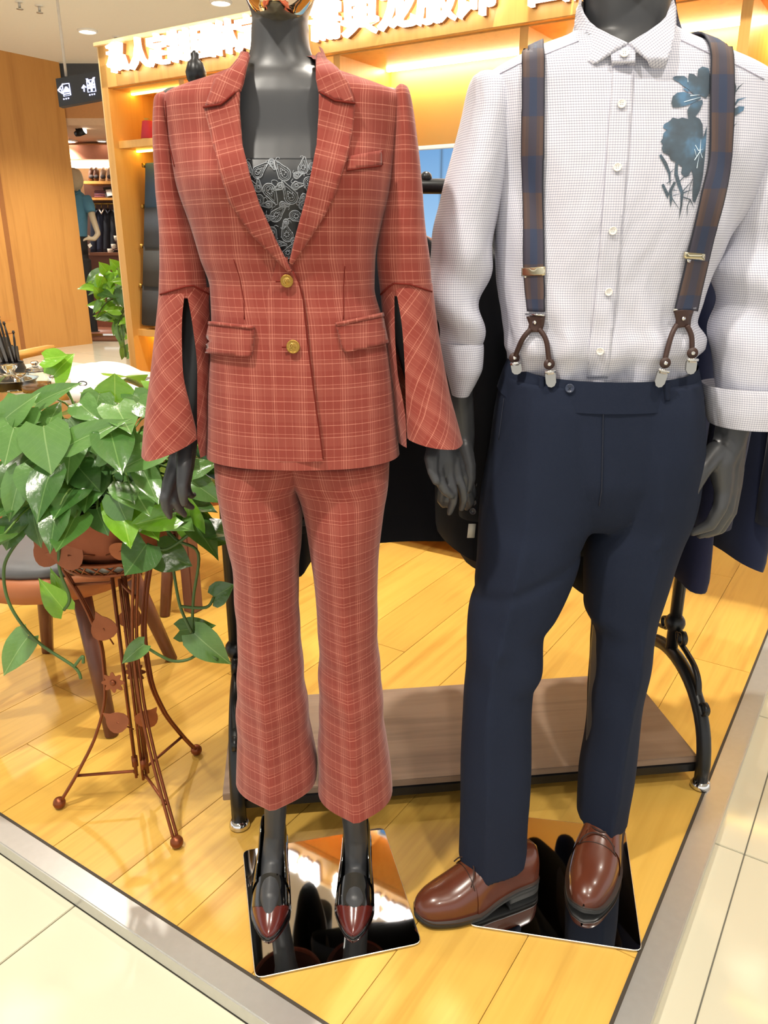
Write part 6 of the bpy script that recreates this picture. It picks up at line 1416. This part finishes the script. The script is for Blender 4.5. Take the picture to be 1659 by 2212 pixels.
for k in range(6):
    a = k*1.05; r_ = random.Random(k).uniform(.02, .05); q = c + Vector((.02*math.cos(a), .02*math.sin(a), .02)); e = c + Vector((-.03 + r_*math.cos(a)*1.2, r_*math.sin(a), .17 + .03*(k % 3)))
    b_ = mk('brush', tube([q, q.lerp(e, .8), e], [.004, .0045, .003], 7), mat('ebony', '1d1714', .4), bhd); mk('brush_tip', tube([e, e + (e-q)*.06], [.006, .004], 7), mat('ebony2', '2a2320', .6), b_)
# leather tub chairs
M_TAN = mat('tan_leather', 'a5633c', .5, 0, .4, .1, 8, bump=.2, bscale=150); M_GREYSEAT = mat('grey_seat_leather', '5a5a5c', .45, 0, .4, .08)
def chair(c, ang, lab, bh=.70):
    c = Vector((c[0], c[1], 0)); ca, sa = math.cos(ang), math.sin(ang); D = Vector((ca, sa, 0)); S_ = Vector((-sa, ca, 0))   # D points to the backrest
    t = empty('tub_chair', c, lab, 'chair', 'leather tub chairs')
    mk('seat_base', lathe([(.15, .365), (.23, .385), (.255, .425), (.25, .455), (.22, .458)], c, 36), M_TAN, t)
    mk('seat_cushion', lathe([(.235, .456), (.243, .466), (.238, .484), (.20, .496), (.0005, .498)], c, 36), M_GREYSEAT, t)
    Vs, Fs = [], []; n = 30
    for i in range(n+1):
        a = -1.25 + 2.5*i/n; h = bh - .16*(bh-.44)/.26*abs(a/1.25)**2.2; dr = D*math.cos(a) + S_*math.sin(a)
        for r, z in ((.252, .40), (.268, .41), (.30, h-.015), (.292, h), (.278, h-.008), (.250, .46)): Vs.append(c + dr*r + Z*z)
    for i in range(n):
        for k in range(6): Fs.append((i*6+k, i*6+(k+1) % 6, (i+1)*6+(k+1) % 6, (i+1)*6+k))
    Fs += [tuple(range(5, -1, -1)), tuple(n*6+k for k in range(6))]
    mk('backrest', (Vs, Fs), M_TAN, t)
    for a in (ang+.75, ang-.75, ang+2.36, ang-2.36):
        d = Vector((math.cos(a), math.sin(a), 0)); mk('leg', tube([c + d*.17 + Z*.40, c + d*.29], [.026, .018], 10), M_DARKWOOD, t)
    return t
chair((-.905, 2.02), math.radians(172), 'tan leather tub chair with grey seat right behind the plant stand')
chair((-.70, 2.78), math.radians(30), 'low tan leather tub stool tucked under the tea table', .60)
# armchair on the far side of the table
ac = empty('armchair', P(10, 790, 3.75) * 1, 'wooden armchair with black leather back beyond the tea table', 'armchair')
ab0 = P(28, 778, 3.6); ab1 = P(112, 760, 4.0)
ax_ = (ab1-ab0).normalized(); up2 = Z; sd_ = ax_.cross(Z).normalized()
zf = ab0.z
mk('armrest', obox(ab0 - sd_*.025, ax_*(ab1-ab0).length, sd_*.05, Z*.035, .006), M_CABWOOD, ac)
mk('armrest', obox(ab0 - sd_*.025 - sd_*-.0 + Vector((-.62, 0, 0)), ax_*(ab1-ab0).length, sd_*.05, Z*.035, .006), M_CABWOOD, ac)
for q in (ab0 + ax_*.05, ab1 - ax_*.05, ab0 + ax_*.05 - Vector((.62, 0, 0)), ab1 - ax_*.05 - Vector((.62, 0, 0))): mk('leg', tube([q + Z*.0, Vector((q.x, q.y, ZT if True else 0))], .02, 10), M_CABWOOD, ac)
mk('seat_cushion', obox(Vector((ab0.x-.58, ab0.y, .38)), Vector((.54, 0, 0)), ax_*.5, Z*.1, .03), mat('black_leather', '2b2b2c', .45), ac)
bq = P(-60, 830, 3.55); mk('back_cushion', obox(Vector((bq.x-.3, 3.5, .42)), Vector((P(27, 760, 3.5).x - bq.x + .3, 0, 0)), Vector((0, .1, 0)), Z*(P(20, 731, 3.5).z-.42), .04), mat('black_leather', '2b2b2c', .45), ac)
